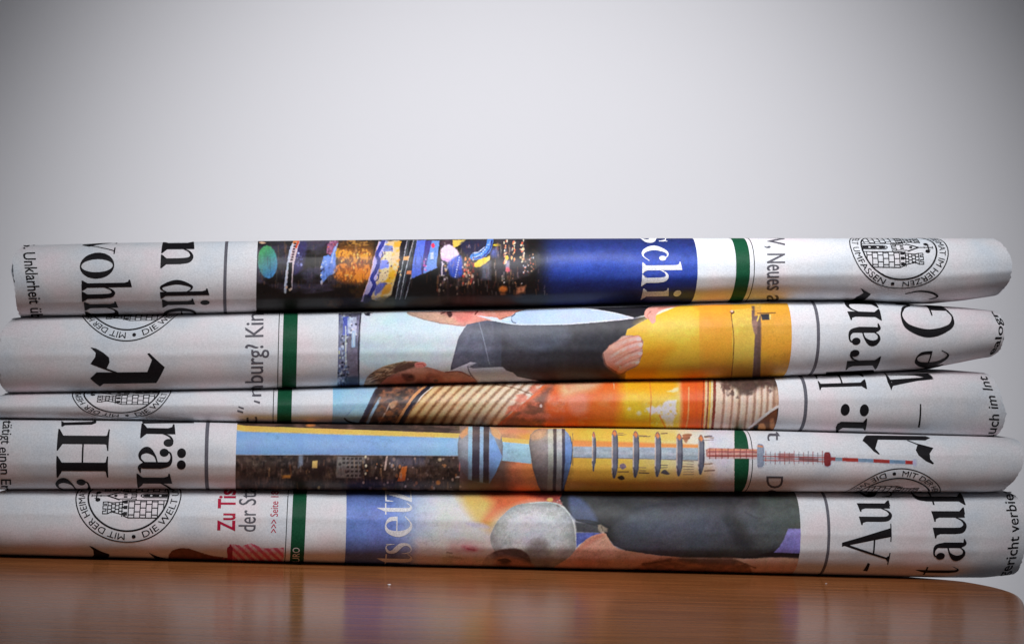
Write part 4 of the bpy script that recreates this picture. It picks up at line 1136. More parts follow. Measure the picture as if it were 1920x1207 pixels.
def paint_tower():
    PAP = (206, 208, 213)
    c = Canvas(432, 770, 1735, 935, PAP)
    full = lambda a, b: [(a, 0), (b, 0), (b, 900), (a, 900)]
    c.frame(460, 710)
    c.fill(full(-90, 1900), (66, 52, 46), 1, 1)
    c.blotch([(-90, 540), (1840, 540), (1840, 860), (-90, 860)], (104, 86, 76), 7, 9, .5, 3, .7); c.blotch([(-90, 560), (1840, 560), (1840, 860), (-90, 860)], (32, 26, 26), 12, 14, .5, 5, .8)
    # evening sky to the right
    c.frame(940, 700)
    c.fill(full(-300, 1720), (128, 104, 104), 1, 1, c2=(236, 166, 86), dirn=[(-140, 0), (300, 0)])
    c.fill(full(180, 1720), (248, 184, 66), 1, 40, c2=(252, 222, 96), dirn=[(300, 0), (900, 0)])
    c.fill(full(700, 1720), (252, 222, 96), 1, 30, c2=(236, 228, 170), dirn=[(850, 0), (1300, 0)])
    c.fill(full(1150, 1720), (236, 228, 170), 1, 30, c2=PAP, dirn=[(1200, 0), (1520, 0)])
    c.fill([(420, 640), (1500, 690), (1500, 880), (420, 880)], (214, 160, 64), .65, 34); c.fill([(-260, 560), (120, 600), (100, 860), (-260, 860)], (88, 70, 68), .75, 24, True)
    c.fill([(60, 640), (250, 620), (270, 860), (90, 860)], (226, 130, 84), .7, 18, True); c.fill([(-200, 395), (420, 400), (420, 440), (-200, 430)], (226, 150, 110), .8, 8)
    c.frame(940, 700); c.fill([(330, 395), (1250, 415), (1300, 500), (330, 480)], (255, 214, 84), .6, 14)
    # shaft
    c.frame(460, 710)
    c.fill([(-90, 325), (0, 338), (1535, 393), (2060, 440), (2060, 474), (1535, 428), (0, 380), (-90, 372)], (248, 208, 104), 1, 1.2, tex=.05)
    c.fill([(-90, 366), (0, 378), (1535, 424), (2060, 472), (2060, 610), (1530, 552), (0, 545), (-90, 543)], (124, 166, 212), 1, 1.2, c2=(150, 190, 206), dirn=[(1000, 0), (2000, 0)], tex=.07, ts=(14, 8))
    c.stroke([(-90, 372), (0, 381), (1535, 427)], 5, (176, 160, 120), .8); c.stroke([(-90, 545), (700, 547), (1530, 553)], 6, (150, 160, 176), .8)
    c.ell(470, 336, 34, 12, (224, 140, 70), .8, soft=4); c.blotch([(0, 310), (1500, 330), (1500, 392), (0, 336)], (110, 84, 74), 16, 5, .5, 13, .7)
    # town below
    c.fill([(385, 548), (420, 548), (415, 620), (380, 640)], (150, 170, 190), .7, 4); c.fill([(420, 550), (600, 550), (560, 700), (430, 690)], (42, 34, 34), .7, 8)
    c.fill([(485, 590), (520, 588), (516, 640), (480, 640)], (232, 200, 120), 1, 2); c.fill([(260, 692), (325, 690), (325, 712), (265, 714)], (222, 150, 70), .9, 3); c.stroke([(320, 620), (330, 690)], 10, (150, 90, 60), .6, 3)
    c.fill([(660, 556), (860, 560), (865, 605), (830, 615), (830, 712), (650, 712)], (112, 106, 102), .95, 3, tex=.2)
    for a in range(5):
        for b in range(5):
            if a < 2 or b > 0: c.fill([(700 + b * 30, 566 + a * 30), (720 + b * 30, 566 + a * 30), (718 + b * 30, 582 + a * 30), (698 + b * 30, 582 + a * 30)], (50, 44, 44), .9, .8)
    c.fill([(1095, 735), (1128, 630), (1166, 626), (1148, 738)], (224, 124, 56), 1, 1.5, tex=.1); c.stroke([(1005, 650), (1020, 560)], 14, (216, 190, 176), .9, 2); c.fill([(1035, 560), (1300, 560), (1290, 620), (1040, 640)], (86, 88, 110), .55, 8)
    c.specks(90, 850, 560, 1560, 800, [(150, 130, 120), (90, 80, 80), (220, 200, 190), (200, 130, 80), (30, 26, 28)], 4, 11, 1.2, seed=3, a=.75)
    c.specks(50, 0, 560, 850, 840, [(96, 84, 78), (130, 110, 100), (30, 26, 28)], 5, 13, 1, seed=4, a=.6)
    for x, y in ((867, 560), (868, 625), (866, 680), (850, 745)): c.ell(x, y, 8, 10, (226, 220, 190), .9)
    c.ell(1388, 745, 16, 16, (232, 160, 70), 1, soft=3); c.ell(1400, 580, 14, 12, (220, 190, 150), .7, soft=3); c.ell(1530, 705, 14, 6, (240, 236, 230)); c.stroke([(1545, 600), (1540, 660)], 8, (220, 120, 110), .8); c.ell(1000, 790, 16, 10, (180, 130, 60), .7, soft=4)
    c.ell(530, 780, 10, 12, (190, 170, 120), .8, soft=3)
    c.streaks(-60, 556, 1560, 850, [(150, 132, 120), (96, 84, 80), (24, 20, 20), (200, 150, 100), (60, 50, 48)], 300, 66, (4, 9), (14, 60), .5)
    # lower collar
    c.fill([(1528, 470), (1538, 410), (1565, 372), (1605, 345), (1760, 344), (1812, 360), (1842, 405), (1856, 480), (1850, 580), (1800, 680), (1762, 752), (1690, 748), (1612, 726), (1560, 650), (1530, 560)], (142, 144, 152), 1, 1.2, vol=.3, vw=7)
    c.fill([(1538, 410), (1565, 372), (1605, 345), (1600, 400), (1560, 430)], (226, 150, 96), .9, 3); c.fill([(1760, 344), (1812, 360), (1842, 405), (1836, 440), (1780, 410)], (236, 176, 120), .9, 3)
    for x0, x1, q, yb in ((1606, 1634, (140, 180, 204), 728), (1636, 1688, (58, 50, 62), 740), (1690, 1716, (140, 176, 206), 746), (1716, 1756, (52, 46, 56), 750)):
        c.fill([(x0, 344), (x1, 344), (x1 - 4, yb), (x0 - 4, yb - 8)], q, 1, 1)
    c.fill([(1757, 380), (1790, 420), (1850, 560), (1800, 680), (1756, 750)], (118, 158, 208), 1, 1.5); c.fill([(1530, 560), (1606, 600), (1606, 725), (1560, 650)], (108, 100, 104), .7, 5)
    c.fill([(1530, 350), (1850, 350), (1850, 430), (1530, 430)], (250, 206, 150), .28, 24); c.fill([(1540, 600), (1800, 600), (1760, 760), (1600, 740)], (40, 40, 52), .35, 20, True)
    # upper pod
    c.frame(940, 700)
    c.fill([(198, 500), (208, 440), (240, 408), (270, 398), (440, 398), (482, 430), (508, 490), (516, 540), (506, 640), (470, 770), (432, 870), (300, 870), (262, 800), (225, 680)], (128, 118, 116), 1, 1.3, c2=(150, 146, 142), dirn=[(210, 0), (380, 0)], tex=.08, vol=.3, vw=9)
    c.fill([(210, 440), (270, 400), (330, 400), (300, 460), (230, 480)], (196, 140, 100), .6, 6, True)
    for x0, x1, q in ((335, 372, (178, 186, 172)), (374, 397, (58, 56, 64)), (398, 436, (176, 184, 186)), (436, 460, (48, 50, 72))): c.fill([(x0, 399), (x1, 399), (x1 + 2, 640), (x1 - 6, 870), (x0 - 6, 870), (x0 + 2, 640)], q, .95, 1.2)
    c.fill([(458, 410), (482, 432), (506, 490), (514, 540), (505, 640), (470, 760), (440, 840), (458, 640)], (98, 134, 188), 1, 1.5); c.stroke([(496, 450), (512, 540), (500, 650)], 6, (50, 56, 70), .9); c.stroke([(514, 430), (515, 660)], 5, (70, 60, 60), .9)
    c.fill([(215, 400), (500, 400), (505, 470), (205, 480)], (250, 210, 150), .28, 22); c.fill([(230, 640), (500, 640), (440, 880), (280, 880)], (44, 40, 44), .4, 26, True)
    # mast and discs
    c.fill([(515, 480), (1430, 512), (1440, 545), (515, 535)], (230, 146, 66), .95, 4, tex=.1); c.fill([(515, 525), (1440, 535), (1440, 625), (515, 605)], (146, 162, 172), 1, 2, tex=.10, ts=(8, 3)); c.stroke([(515, 604), (1000, 612), (1440, 626)], 6, (110, 100, 100), .8); c.fill([(515, 560), (1440, 570), (1440, 590), (515, 580)], (176, 184, 190), .6, 4)
    rnd = random.Random(2)
    for x, ya, yb in ((668, 418, 702), (818, 405, 752), (970, 414, 748), (1128, 420, 742), (1283, 432, 738), (1440, 442, 726)):
        rx = 14 if x == 668 else 22
        c.fill([(x - rx, (ya + yb) / 2 - 40), (x - rx, ya + 30), (x - 4, ya), (x + rx - 4, ya + 34), (x + rx + 2, (ya + yb) / 2), (x + rx - 6, yb - 50), (x - 4, yb), (x - rx + 2, yb - 20), (x - rx - 2, (ya + yb) / 2 + 40)], (92, 96, 108), 1, 1.0, True)
        c.stroke([(x - rx + 3, ya + 40), (x - rx + 2, yb - 40)], 8, (206, 190, 176), .8, 1.5); c.stroke([(x + rx - 4, ya + 50), (x + rx - 5, yb - 60)], 7, (52, 54, 66), .8, 1.5); c.fill([(x - rx, ya + 25), (x - 2, ya), (x + rx - 8, ya + 30), (x, ya + 50)], (214, 128, 76), .9, 3)
        c.stroke([(x - rx + 2, yb - 70), (x - 3, yb - 4)], 9, (60, 58, 70), .7, 2)
        if x > 700:
            for k in range(5):
                y = rnd.choice([ya + rnd.uniform(10, 40), yb - rnd.uniform(20, 90)]); l = rnd.uniform(30, 80)
                c.stroke([(x + rx, y), (x + rx + l, y + rnd.uniform(-4, 4))], rnd.uniform(4, 9), rnd.choice([(90, 64, 56), (130, 100, 80), (70, 60, 64)]), .8)
    c.fill([(850, 660), (880, 645), (900, 670), (870, 690)], (110, 96, 120), .9, 2, True); c.fill([(835, 745), (870, 732), (888, 756), (860, 764)], (40, 34, 36), .9, 2, True); c.fill([(1150, 708), (1180, 690), (1212, 722), (1180, 726)], (70, 68, 80), .9, 2, True)
    c.fill([(1308, 440), (1370, 436), (1350, 470), (1330, 500), (1312, 480)], (150, 100, 70), .9, 3, True)
    for k in range(6): c.stroke([(1310, 630 + k * 19), (1385, 634 + k * 18)], 6, (110, 90, 84), .7)
    c.m[:] = 0; c.m[:, :1392 - 432] = 1
    # antenna, drawn over band and bare paper
    c.fill(full(1678, 1782), (24, 70, 46), 1, 1); c.fill([(1782, 0), (1800, 0), (1800, 900), (1782, 900)], (206, 208, 206), 1, 1); c.m[:, 1376 - 432:] = 0
    c.fill([(1470, 548), (1500, 535), (1850, 545), (1850, 612), (1500, 610), (1475, 595)], (168, 120, 108), 1, 1.5, tex=.3, ts=(8, 3))
    for y, q in ((548, (214, 140, 96)), (562, (150, 60, 54)), (578, (196, 150, 140)), (592, (140, 60, 56)), (604, (206, 190, 190))): c.stroke([(1490, y), (1850, y + 2)], 8, q, .85)
    for x in range(1500, 1850, 44): c.stroke([(x, 540), (x, 612)], 6, (110, 50, 46), .8)
    c.fill([(1845, 530), (1858, 515), (1875, 515), (1890, 540), (1893, 640), (1880, 670), (1855, 670), (1845, 640)], (124, 130, 146), 1, 1.3, True); c.stroke([(1855, 525), (1880, 530)], 12, (206, 130, 84), .9, 2)
    c.frame(1420, 690)
    c.fill([(0, 560), (20, 545), (40, 555), (50, 600), (45, 690), (20, 710), (0, 700)], (128, 134, 150), 1, 1.2, True); c.stroke([(5, 560), (35, 565)], 12, (210, 130, 80), .9, 2)
    for y, q in ((618, (176, 170, 172)), (634, (150, 60, 56)), (648, (130, 120, 122)), (662, (160, 90, 84))): c.stroke([(45, y), (290, y + 4), (480, y + 9)], 8, q, .95)
    for k in range(13): c.stroke([(60 + k * 34, 596 + (k % 3) * 6), (60 + k * 34, 690 - (k % 2) * 8)], 5, (110, 100, 104) if k % 2 else (150, 70, 64), .85)
    c.fill([(150, 612), (260, 612), (260, 662), (150, 658)], (142, 66, 60), .6, 3); c.fill([(300, 640), (440, 650), (440, 672), (300, 664)], (112, 56, 54), .7, 2)
    c.fill([(480, 625), (490, 605), (515, 605), (528, 630), (528, 690), (510, 706), (490, 704), (480, 685)], (128, 44, 46), 1, 1.2, True)
    def rod(a, b, q):
        f = lambda x: 652 + (x - 530) * .045
        c.fill([(a, f(a) - 13), (b, f(b) - 13), (b, f(b) + 13), (a, f(a) + 13)], q, 1, 1)
    for a, b, q in ((528, 562, (150, 60, 60)), (562, 612, (126, 150, 160)), (612, 726, (160, 54, 44)), (726, 836, (116, 140, 160)), (836, 952, (156, 52, 46)), (952, 1066, (112, 136, 158)), (1066, 1120, (166, 48, 44))): rod(a, b, q)
    c.ell(1132, 680, 14, 26, (190, 184, 214), .8, soft=4)
    c.grain(.07, 80, .7)
    return c

def paint_officer():
    c = Canvas(636, 905, 1512, 1098, (216, 214, 212))
    c.frame(460, 890)
    c.fill([(300, -200), (1330, -200), (1330, 900), (300, 900)], (82, 98, 148), 1, 30)
    c.fill([(700, 200), (1180, 180), (1180, 480), (720, 480)], (106, 134, 204), .7, 40, True); c.fill([(700, 60), (1100, 60), (1050, 190), (720, 180)], (78, 92, 138), .6, 20, True)
    c.fill([(1130, -300), (1900, -300), (1900, 1000), (1160, 1000)], (176, 190, 212), .95, 50); c.fill([(1300, -300), (1900, -300), (1900, 1000), (1330, 1000)], (216, 216, 212), 1, 50)
    c.fill([(1520, 122), (1700, 100), (1900, 80), (1930, 230), (1830, 300), (1760, 400), (1660, 330), (1590, 240)], (236, 190, 104), .95, 24); c.fill([(1600, 170), (1780, 190), (1740, 340), (1640, 300)], (246, 214, 112), .7, 16, True)
    c.frame(940, 890)
    c.fill([(-160, 100), (500, 60), (480, 200), (200, 205), (20, 260), (-120, 330), (-60, 200)], (222, 104, 60), .95, 22, tex=.12); c.fill([(160, 110), (480, 80), (480, 200), (330, 190)], (126, 50, 50), .75, 10, True)
    c.frame(460, 890)
    c.fill([(1230, 480), (1920, 460), (1900, 720), (1230, 720)], (216, 198, 188), .7, 22)
    c.fill([(1590, 350), (1640, 340), (1720, 350), (1760, 385), (1640, 375)], (176, 172, 196), .7, 6, True); c.fill([(1480, 480), (1680, 490), (1700, 560), (1500, 575)], (216, 160, 154), .7, 16, True); c.fill([(1560, 510), (1650, 520), (1668, 545), (1600, 545)], (196, 104, 110), .8, 8, True); c.stroke([(1600, 530), (1655, 542)], 8, (160, 60, 74), .8, 3)
    c.stroke([(1455, 556), (1490, 562)], 8, (84, 66, 60), .7, 3); c.fill([(1440, 570), (1600, 580), (1600, 640), (1430, 640)], (180, 168, 140), .6, 10, True); c.stroke([(1470, 585), (1560, 600)], 10, (120, 104, 80), .5, 4)
    # cap
    c.frame(940, 890)
    c.fill([(-80, 470), (-40, 350), (20, 280), (90, 225), (200, 200), (330, 194), (420, 214), (485, 275), (522, 360), (536, 470), (525, 560), (470, 640), (390, 680), (200, 690), (0, 600)], (190, 194, 190), 1, 1.5, True, tex=.09, ts=(10, 10), vol=.22, vw=14)
    c.fill([(60, 330), (200, 280), (330, 300), (420, 390), (440, 480), (300, 520), (100, 480)], (196, 200, 206), .7, 16, True); c.stroke([(60, 400), (140, 310), (260, 275), (360, 330), (420, 430)], 14, (214, 220, 214), .55, 7)
    c.stroke([(200, 202), (330, 196), (420, 216), (486, 278), (524, 362), (536, 470)], 6, (226, 232, 220), .7, 2)
    c.fill([(220, 480), (330, 480), (350, 690), (210, 690), (180, 560)], (124, 116, 114), .85, 14, True); c.fill([(340, 560), (520, 520), (470, 640), (380, 690)], (128, 116, 108), .6, 18, True)
    c.fill([(-140, 640), (-100, 580), (-20, 540), (110, 528), (190, 570), (215, 640), (205, 700), (-160, 700)], (92, 72, 68), 1, 3, True, tex=.3, ts=(10, 4)); c.fill([(-40, 590), (120, 600), (240, 660), (200, 720), (-60, 720)], (166, 116, 96), .9, 8, True); c.ell(26, 622, 34, 16, (62, 44, 42), .9, soft=6); c.stroke([(-20, 612), (30, 604), (70, 620)], 8, (40, 30, 30), .8, 3); c.fill([(80, 620), (180, 630), (240, 680), (120, 690)], (190, 136, 112), .6, 9, True)
    c.fill([(-300, 600), (-80, 560), (-60, 720), (-300, 720)], (196, 170, 152), .8, 14, True)
    # dark coat
    c.fill([(478, 60), (2300, 60), (2300, 700), (2120, 610), (1700, 600), (1280, 592), (1080, 570), (900, 545), (810, 505), (760, 445), (720, 380), (540, 330), (505, 290), (440, 215), (420, 170)], (58, 59, 60), 1, 2, tex=.14, ts=(22, 12), vol=.4, vw=9)
    c.fill([(840, 320), (1100, 230), (1500, 240), (1640, 330), (1650, 480), (1300, 560), (900, 520)], (74, 79, 88), .8, 24, True); c.fill([(960, 350), (1400, 300), (1500, 430), (1100, 460)], (86, 92, 106), .5, 24, True); c.fill([(800, 480), (1200, 500), (1280, 590), (900, 550)], (62, 64, 74), .7, 14, True)
    c.stroke([(800, 340), (900, 280), (1060, 225), (1250, 200), (1500, 188), (1720, 190)], 26, (44, 46, 52), .7, 10); c.stroke([(600, 200), (650, 280), (720, 345), (780, 380)], 22, (40, 42, 44), .8, 5); c.fill([(490, 150), (600, 190), (690, 330), (540, 325), (500, 280)], (78, 88, 116), .9, 8, True)
    c.stroke([(1640, 200), (1630, 330), (1690, 430), (1760, 520)], 44, (46, 48, 52), .7, 14); c.fill([(1720, 240), (2000, 320), (2080, 500), (1860, 480), (1740, 360)], (88, 92, 98), .7, 18, True); c.stroke([(1760, 270), (1840, 310), (1900, 300)], 12, (52, 54, 58), .7, 5); c.fill([(1900, 150), (2240, 140), (2240, 400), (2050, 420), (1950, 300)], (82, 88, 84), .7, 22, True); c.stroke([(1800, 220), (2000, 240), (2200, 200)], 18, (58, 62, 60), .6, 8)
    c.stroke([(540, 325), (640, 330), (740, 362)], 9, (38, 40, 40), .9, 3); c.fill([(530, 335), (700, 355), (720, 420), (540, 412)], (56, 58, 62), .9, 4); c.fill([(695, 360), (715, 355), (765, 385), (762, 410), (720, 412), (698, 400)], (146, 134, 118), .9, 3); c.stroke([(720, 370), (730, 400)], 5, (70, 60, 56), .8)
    c.fill([(538, 414), (660, 414), (720, 420), (640, 455), (560, 500), (540, 520)], (92, 106, 176), 1, 2, tex=.15)
    flesh(c, [(400, 690), (490, 590), (560, 510), (640, 445), (740, 418), (765, 445), (800, 500), (860, 536), (960, 552), (1120, 578), (1285, 594), (1180, 640), (1000, 700)], (206, 160, 136), soft=1.5)
    c.stroke([(560, 540), (650, 470), (730, 430)], 30, (186, 116, 96), .6, 6); c.stroke([(640, 540), (690, 490), (760, 452)], 6, (244, 190, 160), .9, 2); c.fill([(560, 560), (700, 560), (800, 640), (560, 680)], (188, 138, 114), .6, 14, True)
    c.fill([(1000, 650), (1120, 610), (1280, 594), (1500, 600), (1680, 598), (1800, 640), (1900, 700), (980, 700)], (142, 98, 76), 1, 7, True, tex=.25, ts=(12, 5)); c.stroke([(1020, 640), (1140, 625), (1220, 605)], 12, (88, 58, 48), .8, 4); c.ell(1390, 650, 60, 14, (196, 136, 100), .6, soft=6); c.fill([(1300, 600), (1680, 600), (1640, 640), (1340, 630)], (96, 72, 62), .8, 6, True)
    flesh(c, [(1670, 602), (1780, 602), (2060, 585), (2200, 600), (2240, 640), (2200, 720), (1850, 720), (1780, 650)], (206, 170, 148), soft=3)
    c.stroke([(1680, 606), (1760, 640), (1830, 668)], 9, (90, 62, 50), .7, 3)
    c.ell(350, 178, 22, 14, (238, 190, 110), 1, soft=3); c.specks(10, 400, 170, 440, 225, [(220, 216, 200), (120, 100, 90)], 4, 8, seed=4)
    c.frame(1420, 890)
    c.fill([(120, 548), (330, 560), (330, 600), (140, 590), (0, 580)], (34, 30, 34), .95, 4); c.fill([(222, 384), (360, 388), (360, 566), (118, 556), (160, 515), (190, 462)], (140, 132, 196), 1, 1.5, c2=(112, 104, 166), dirn=[(0, 400), (0, 560)], tex=.08)
    c.fill([(0, 100), (340, 100), (340, 380), (220, 380), (180, 470), (60, 530), (0, 520)], (76, 82, 76), .45, 12)
    c.grain(.10, 81, 1.2)
    return c

def paint_food():
    c = Canvas(305, 1005, 550, 1070, (208, 209, 213))
    c.m[:] = 0
    c.frame(0, 880)
    c.fill([(1210, 660), (1215, 610), (1245, 578), (1300, 562), (1360, 566), (1430, 590), (1500, 612), (1580, 626), (1660, 636), (1660, 740), (1210, 740)], (112, 66, 50), 1, 1.2, tex=.15)
    c.fill([(1640, 740), (1636, 565), (1662, 534), (1740, 548), (1800, 530), (1900, 565), (2030, 560), (2080, 575), (2080, 740)], (230, 190, 196), 1, 1.2)
    m0 = c.m.copy()
    for k in range(12):
        c.stroke([(1560 + k * 62, 520), (1690 + k * 62, 640), (1740 + k * 62, 700)], 22, (184, 62, 88), .8, 1.2, False)
        c.stroke([(1780 + k * 46 - 140, 520), (1740 + k * 46 - 140, 700)], 9, (206, 110, 128), .5, 1.2, False)
    c.fill([(1636, 565), (1662, 534), (1675, 560), (1672, 740), (1640, 740)], (140, 30, 58), .9, 1.2)
    c.m = m0
    c.grain(.05, 82)
    return c
# ------------------------------------------------------------------ lay out the five front pages
P1, P2, P3, P4, P5 = PAPERS
P1.vis = (455, 575); P2.vis = (588, 712); P3.vis = (724, 792); P4.vis = (808, 912); P5.vis = (924, 1058)

photo_sheet(P1, paint_harbour(), 481, 1308, "printed_photo", "night harbour with lit ships under deep blue sky")
photo_sheet(P2, paint_men(), 634, 1484, "printed_photo", "two men in dark suits holding a yellow envelope")
photo_sheet(P3, paint_rope(), 624, 1460, "printed_photo", "coiled rope beside rusty orange metal")
photo_sheet(P4, paint_tower(), 442, 1722, "printed_photo", "television tower at dusk with red and white antenna", use_mask=True, off=0.4)
photo_sheet(P5, paint_officer(), 649, 1501, "printed_photo", "person in grey cap and dark coat")
photo_sheet(P5, paint_food(), 314, 533, "printed_photo", "brown bowl and red checked cloth", use_mask=True)

# --- top paper
p = P1
text(p, "Unklarheit üb", (43, 474), (59, 598), 24, 1, bold=.01)
text(p, "6.", (43, 455), (44, 467), 24, 1, bold=.01)
word(p, [('v', 443, 477), ('o', 474, 524, 151), ('h', 526, 566, 153), ('n', 566, 600, 158)], 156, 62, 1)
word(p, [('n', 450, 504), ('d', 524, 560, 301), ('i', 561, 576, 304), ('e', 577, 600, 306)], 302, 60, 1)
bar(p, 422, 6, 'rule', "column_rule")
word(p, [('s', 431, 458), ('c', 460, 491), ('h', 492, 537), ('i', 541, 561)], 1204, 49, 1, ink='white')
bar(p, 1393, 26, 'green', "colour_band"); bar(p, 1414, 1.6, 'line', "hairline_rule")
text(p, "W, Neues a", (1439, 432), (1438, 564), 35, 1, ink='grey', bold=.008)
emblem(p, 1684, 541, 92, 1, 1, 464)
px_polys(p, [[(1613, 539), (1622, 545), (1633, 551), (1628, 556), (1612, 566), (1590, 568), (1606, 556), (1619, 549)]], 'black', "blackletter_lettering")
lay(p, strip([L(p, 1697, 551), L(p, 1722, 546), L(p, 1748, 549), L(p, 1757, 556), L(p, 1742, 561)], [2, 4, 5, 4, 3]), INK['black'], "headline_lettering", .5)

# --- second paper
p = P2
emblem(p, 238, 640, 94, -1)
px_polys(p, [[(169, 709), (181, 697.6), (220, 697.6), (276, 697), (285, 674), (276, 663), (280, 661.5), (309, 688), (293, 717.5), (194, 719), (187.5, 724)],
             [(169.5, 651), (180, 653), (194, 661), (204.5, 670), (205.5, 679), (200, 690), (221, 697.8), (214, 698.2), (169.5, 682), (178.5, 669), (179.5, 661)]], 'black', "blackletter_lettering")
text(p, "mburg? Kind", (493, 744), (494, 570), 36, -1, ink='grey', bold=.006)
bar(p, 543.5, 27, 'green', "colour_band"); bar(p, 522, 1.6, 'line', "hairline_rule")
bar(p, 1534, 6, 'rule', "column_rule")
word(p, [('r', 690, 654), ('a', 651, 604), ('n', 601, 556)], 1651, 60, -1)
px_polys(p, [[(1549, 697), (1600, 695), (1638, 693), (1640, 700), (1549, 706)]], 'black', "headline_lettering")
word(p, [('e', 683, 652, 1778)], 1778, 60, -1)
word(p, [('G', 632, 562, 1786)], 1786, 62, -1)
px_polys(p, [[(1705, 697), (1745, 686), (1770, 682), (1756, 690), (1740, 697)]], 'black', "headline_lettering")
text(p, "ealogr", (1862, 664), (1876, 640), (1880, 612), (1866, 584), 13, -1, bold=.012)

# --- third paper
p = P3
emblem(p, 226, 783, 94, -1)
text(p, "n", (490, 743), (490, 726), 28, -1, ink='grey')
px_polys(p, [[(476, 750), (488, 753), (487, 757), (476, 753)], [(447, 761), (457, 764), (457, 767), (447, 763.5)], [(445, 768), (456, 771), (456, 774), (445, 771)]], 'grey', "punctuation")
text(p, "t", (482, 800), (482, 781), 32, -1, ink='grey')
bar(p, 533.5, 27, 'green', "colour_band"); bar(p, 512.5, 1.6, 'line', "hairline_rule")
bar(p, 1511, 6.5, 'rule', "column_rule")
word(p, [('H', 728, 690)], 1625, 59, -1)
lay(p, ball(*L(p, 1584.6, 768), 8.6) + ball(*L(p, 1620.5, 769), 8.6), INK['black'], "punctuation", .5)
px_polys(p, [[(1577, 790), (1618, 791), (1624, 784), (1626, 784), (1622, 807), (1618, 802.5), (1580, 801.5), (1572, 806), (1574, 814), (1568, 812), (1567, 800), (1570, 794)]], 'black', "headline_lettering")
px_polys(p, [[(1666, 712), (1672, 716), (1751, 711), (1740, 707), (1720, 709)], [(1660, 703), (1740, 700), (1750, 709), (1738, 709), (1715, 704)], [(1656, 698), (1664, 704), (1674, 724), (1671, 732), (1664, 716)], [(1672, 716), (1672, 724), (1720, 714), (1750, 711)]], 'black', "headline_lettering")
px_polys(p, [[(1724.5, 757), (1727.2, 757), (1724, 801), (1720.5, 800.5)]], 'black', "dash")
text(p, "auch im Int", (1860, 824), (1872, 795), (1872, 768), (1864, 738), (1850, 706), 20, -1, bold=.008)

# --- fourth paper
p = P4
text(p, "tätigt", (6, 788), (2, 832), 20, 1, bold=.008)
text(p, "einen Er", (-2, 838), (3, 918), 20, 1, bold=.008)
px_polys(p, [[(115, 789), (120, 792), (172, 790.5), (178, 788), (181, 790), (180, 793), (172, 796), (122, 797), (117, 800), (115, 799)]], 'black', "headline_lettering")
word(p, [('H', 807, 892)], 106, 64, 1)
word(p, [('a', 893, 934)], 105, 64, 1)
px_polys(p, [[(266, 790), (363, 789), (364, 793), (268, 794)]], 'black', "headline_lettering")
word(p, [('r', 795, 837, 263), ('a', 834, 888, 259), ('n', 887, 942, 258)], 262, 64, 1)
lay(p, ball(*L(p, 340.5, 849), 8.4) + ball(*L(p, 340, 871), 8.4), INK['black'], "punctuation", .5)
bar(p, 387, 7, 'rule', "column_rule", tilt=0.012)
bar(p, 1391, 27, 'green', "colour_band", off=.3); bar(p, 1411, 1.6, 'line', "hairline_rule")
text(p, "t", (1439, 808), (1439, 826), 32, 1, ink='grey')
text(p, "De", (1437, 892), (1437, 932), 33, 1, ink='grey')
px_polys(p, [[(1617, 826), (1622, 818), (1625, 816), (1700, 817), (1735, 817.5), (1744, 821), (1735, 825.5), (1715, 825), (1646, 824), (1641, 841), (1649.5, 850.5), (1648, 852), (1638, 846)],
             [(1702, 825), (1718, 831), (1750, 839.5), (1743, 850), (1744, 860), (1751, 868), (1749, 870), (1736, 864), (1722, 853), (1717, 844), (1720, 834), (1700, 826)]], 'black', "blackletter_lettering")
emblem(p, 1690, 877, 91, 1, -1)

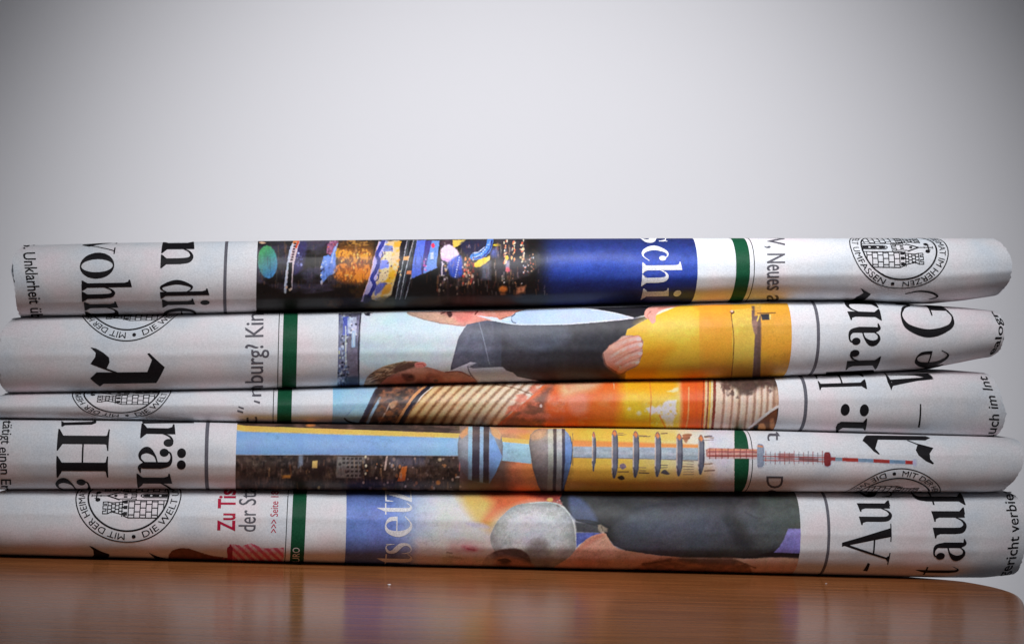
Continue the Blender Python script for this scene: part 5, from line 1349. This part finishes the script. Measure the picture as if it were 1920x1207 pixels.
# --- bottom paper
p = P5
emblem(p, 237, 1016, 100, -1, 1, 929)
px_polys(p, [[(167, 1022), (175, 1025), (190, 1033), (205, 1038), (205, 1041), (198, 1045), (172, 1044), (176, 1039), (175, 1030)]], 'black', "blackletter_lettering")
px_polys(p, [[(279, 1035), (295, 1042), (312, 1046), (296, 1048), (288, 1043)]], 'black', "blackletter_lettering")
text(p, "Zu Tisc", (440, 995), (442, 905), 34, -1, ink='red', bold=.02)
text(p, "der Stadt", (479, 996), (481, 886), 34, -1, ink='grey', bold=.004)
text(p, ">>> Seite 18 w", (520, 998), (523, 905), 15, -1, ink='red', bold=.004)
bar(p, 559.5, 26, 'green', "colour_band", tilt=-0.02); bar(p, 537, 1.6, 'line', "hairline_rule", tilt=-0.02)
text(p, "EURO", (561, 1059), (562, 1026), 14, -1, ink='white')
word(p, [('t', 1060, 1038), ('s', 1040, 1015), ('e', 1008, 964), ('t', 966, 943), ('z', 942, 918)], 772, 50, -1, ink='white')
bar(p, 1554, 5.5, 'rule', "column_rule")
word(p, [('A', 1056, 983), ('u', 984, 937), ('s', 935, 908)], 1671, 60, -1)
px_polys(p, [[(1618, 1069), (1626, 1070), (1631, 1056), (1627, 1054)]], 'black', "dash")
word(p, [('t', 1078, 1062, 1800), ('a', 1053, 1007, 1811), ('u', 1008, 950, 1811), ('f', 948, 918, 1806)], 1811, 61, -1)
text(p, "gericht verbiet", (1886, 1080), (1904, 1050), (1911, 1000), (1907, 960), (1896, 916), 21, -1, bold=.008)

# --- a few crumbs on the table
def crumb(px, py, r):
    x, y = on_table(px, py)
    bm = bmesh.new(); bmesh.ops.create_icosphere(bm, subdivisions=2, radius=r * K)
    rs = random.Random(int(px))
    for v in bm.verts: v.co *= rs.uniform(.75, 1.2); v.co.z *= .45
    z0 = min(v.co.z for v in bm.verts)
    me = bpy.data.meshes.new("paper_crumb"); bm.to_mesh(me); bm.free(); me.materials.append(PAPER)
    o = bpy.data.objects.new("paper_crumb", me); col.objects.link(o); o.location = (x * K, y * K, -z0 + .00002)
    return o
for q, lab in (((730, 1097, 3.2), "tiny white crumb lying below the white headline letters"), ((1549, 1094, 1.8), "smallest white crumb lying below the grey column rule")):
    o = crumb(*q); o["label"] = lab; o["category"] = "crumb"; o["group"] = "crumbs on the table"
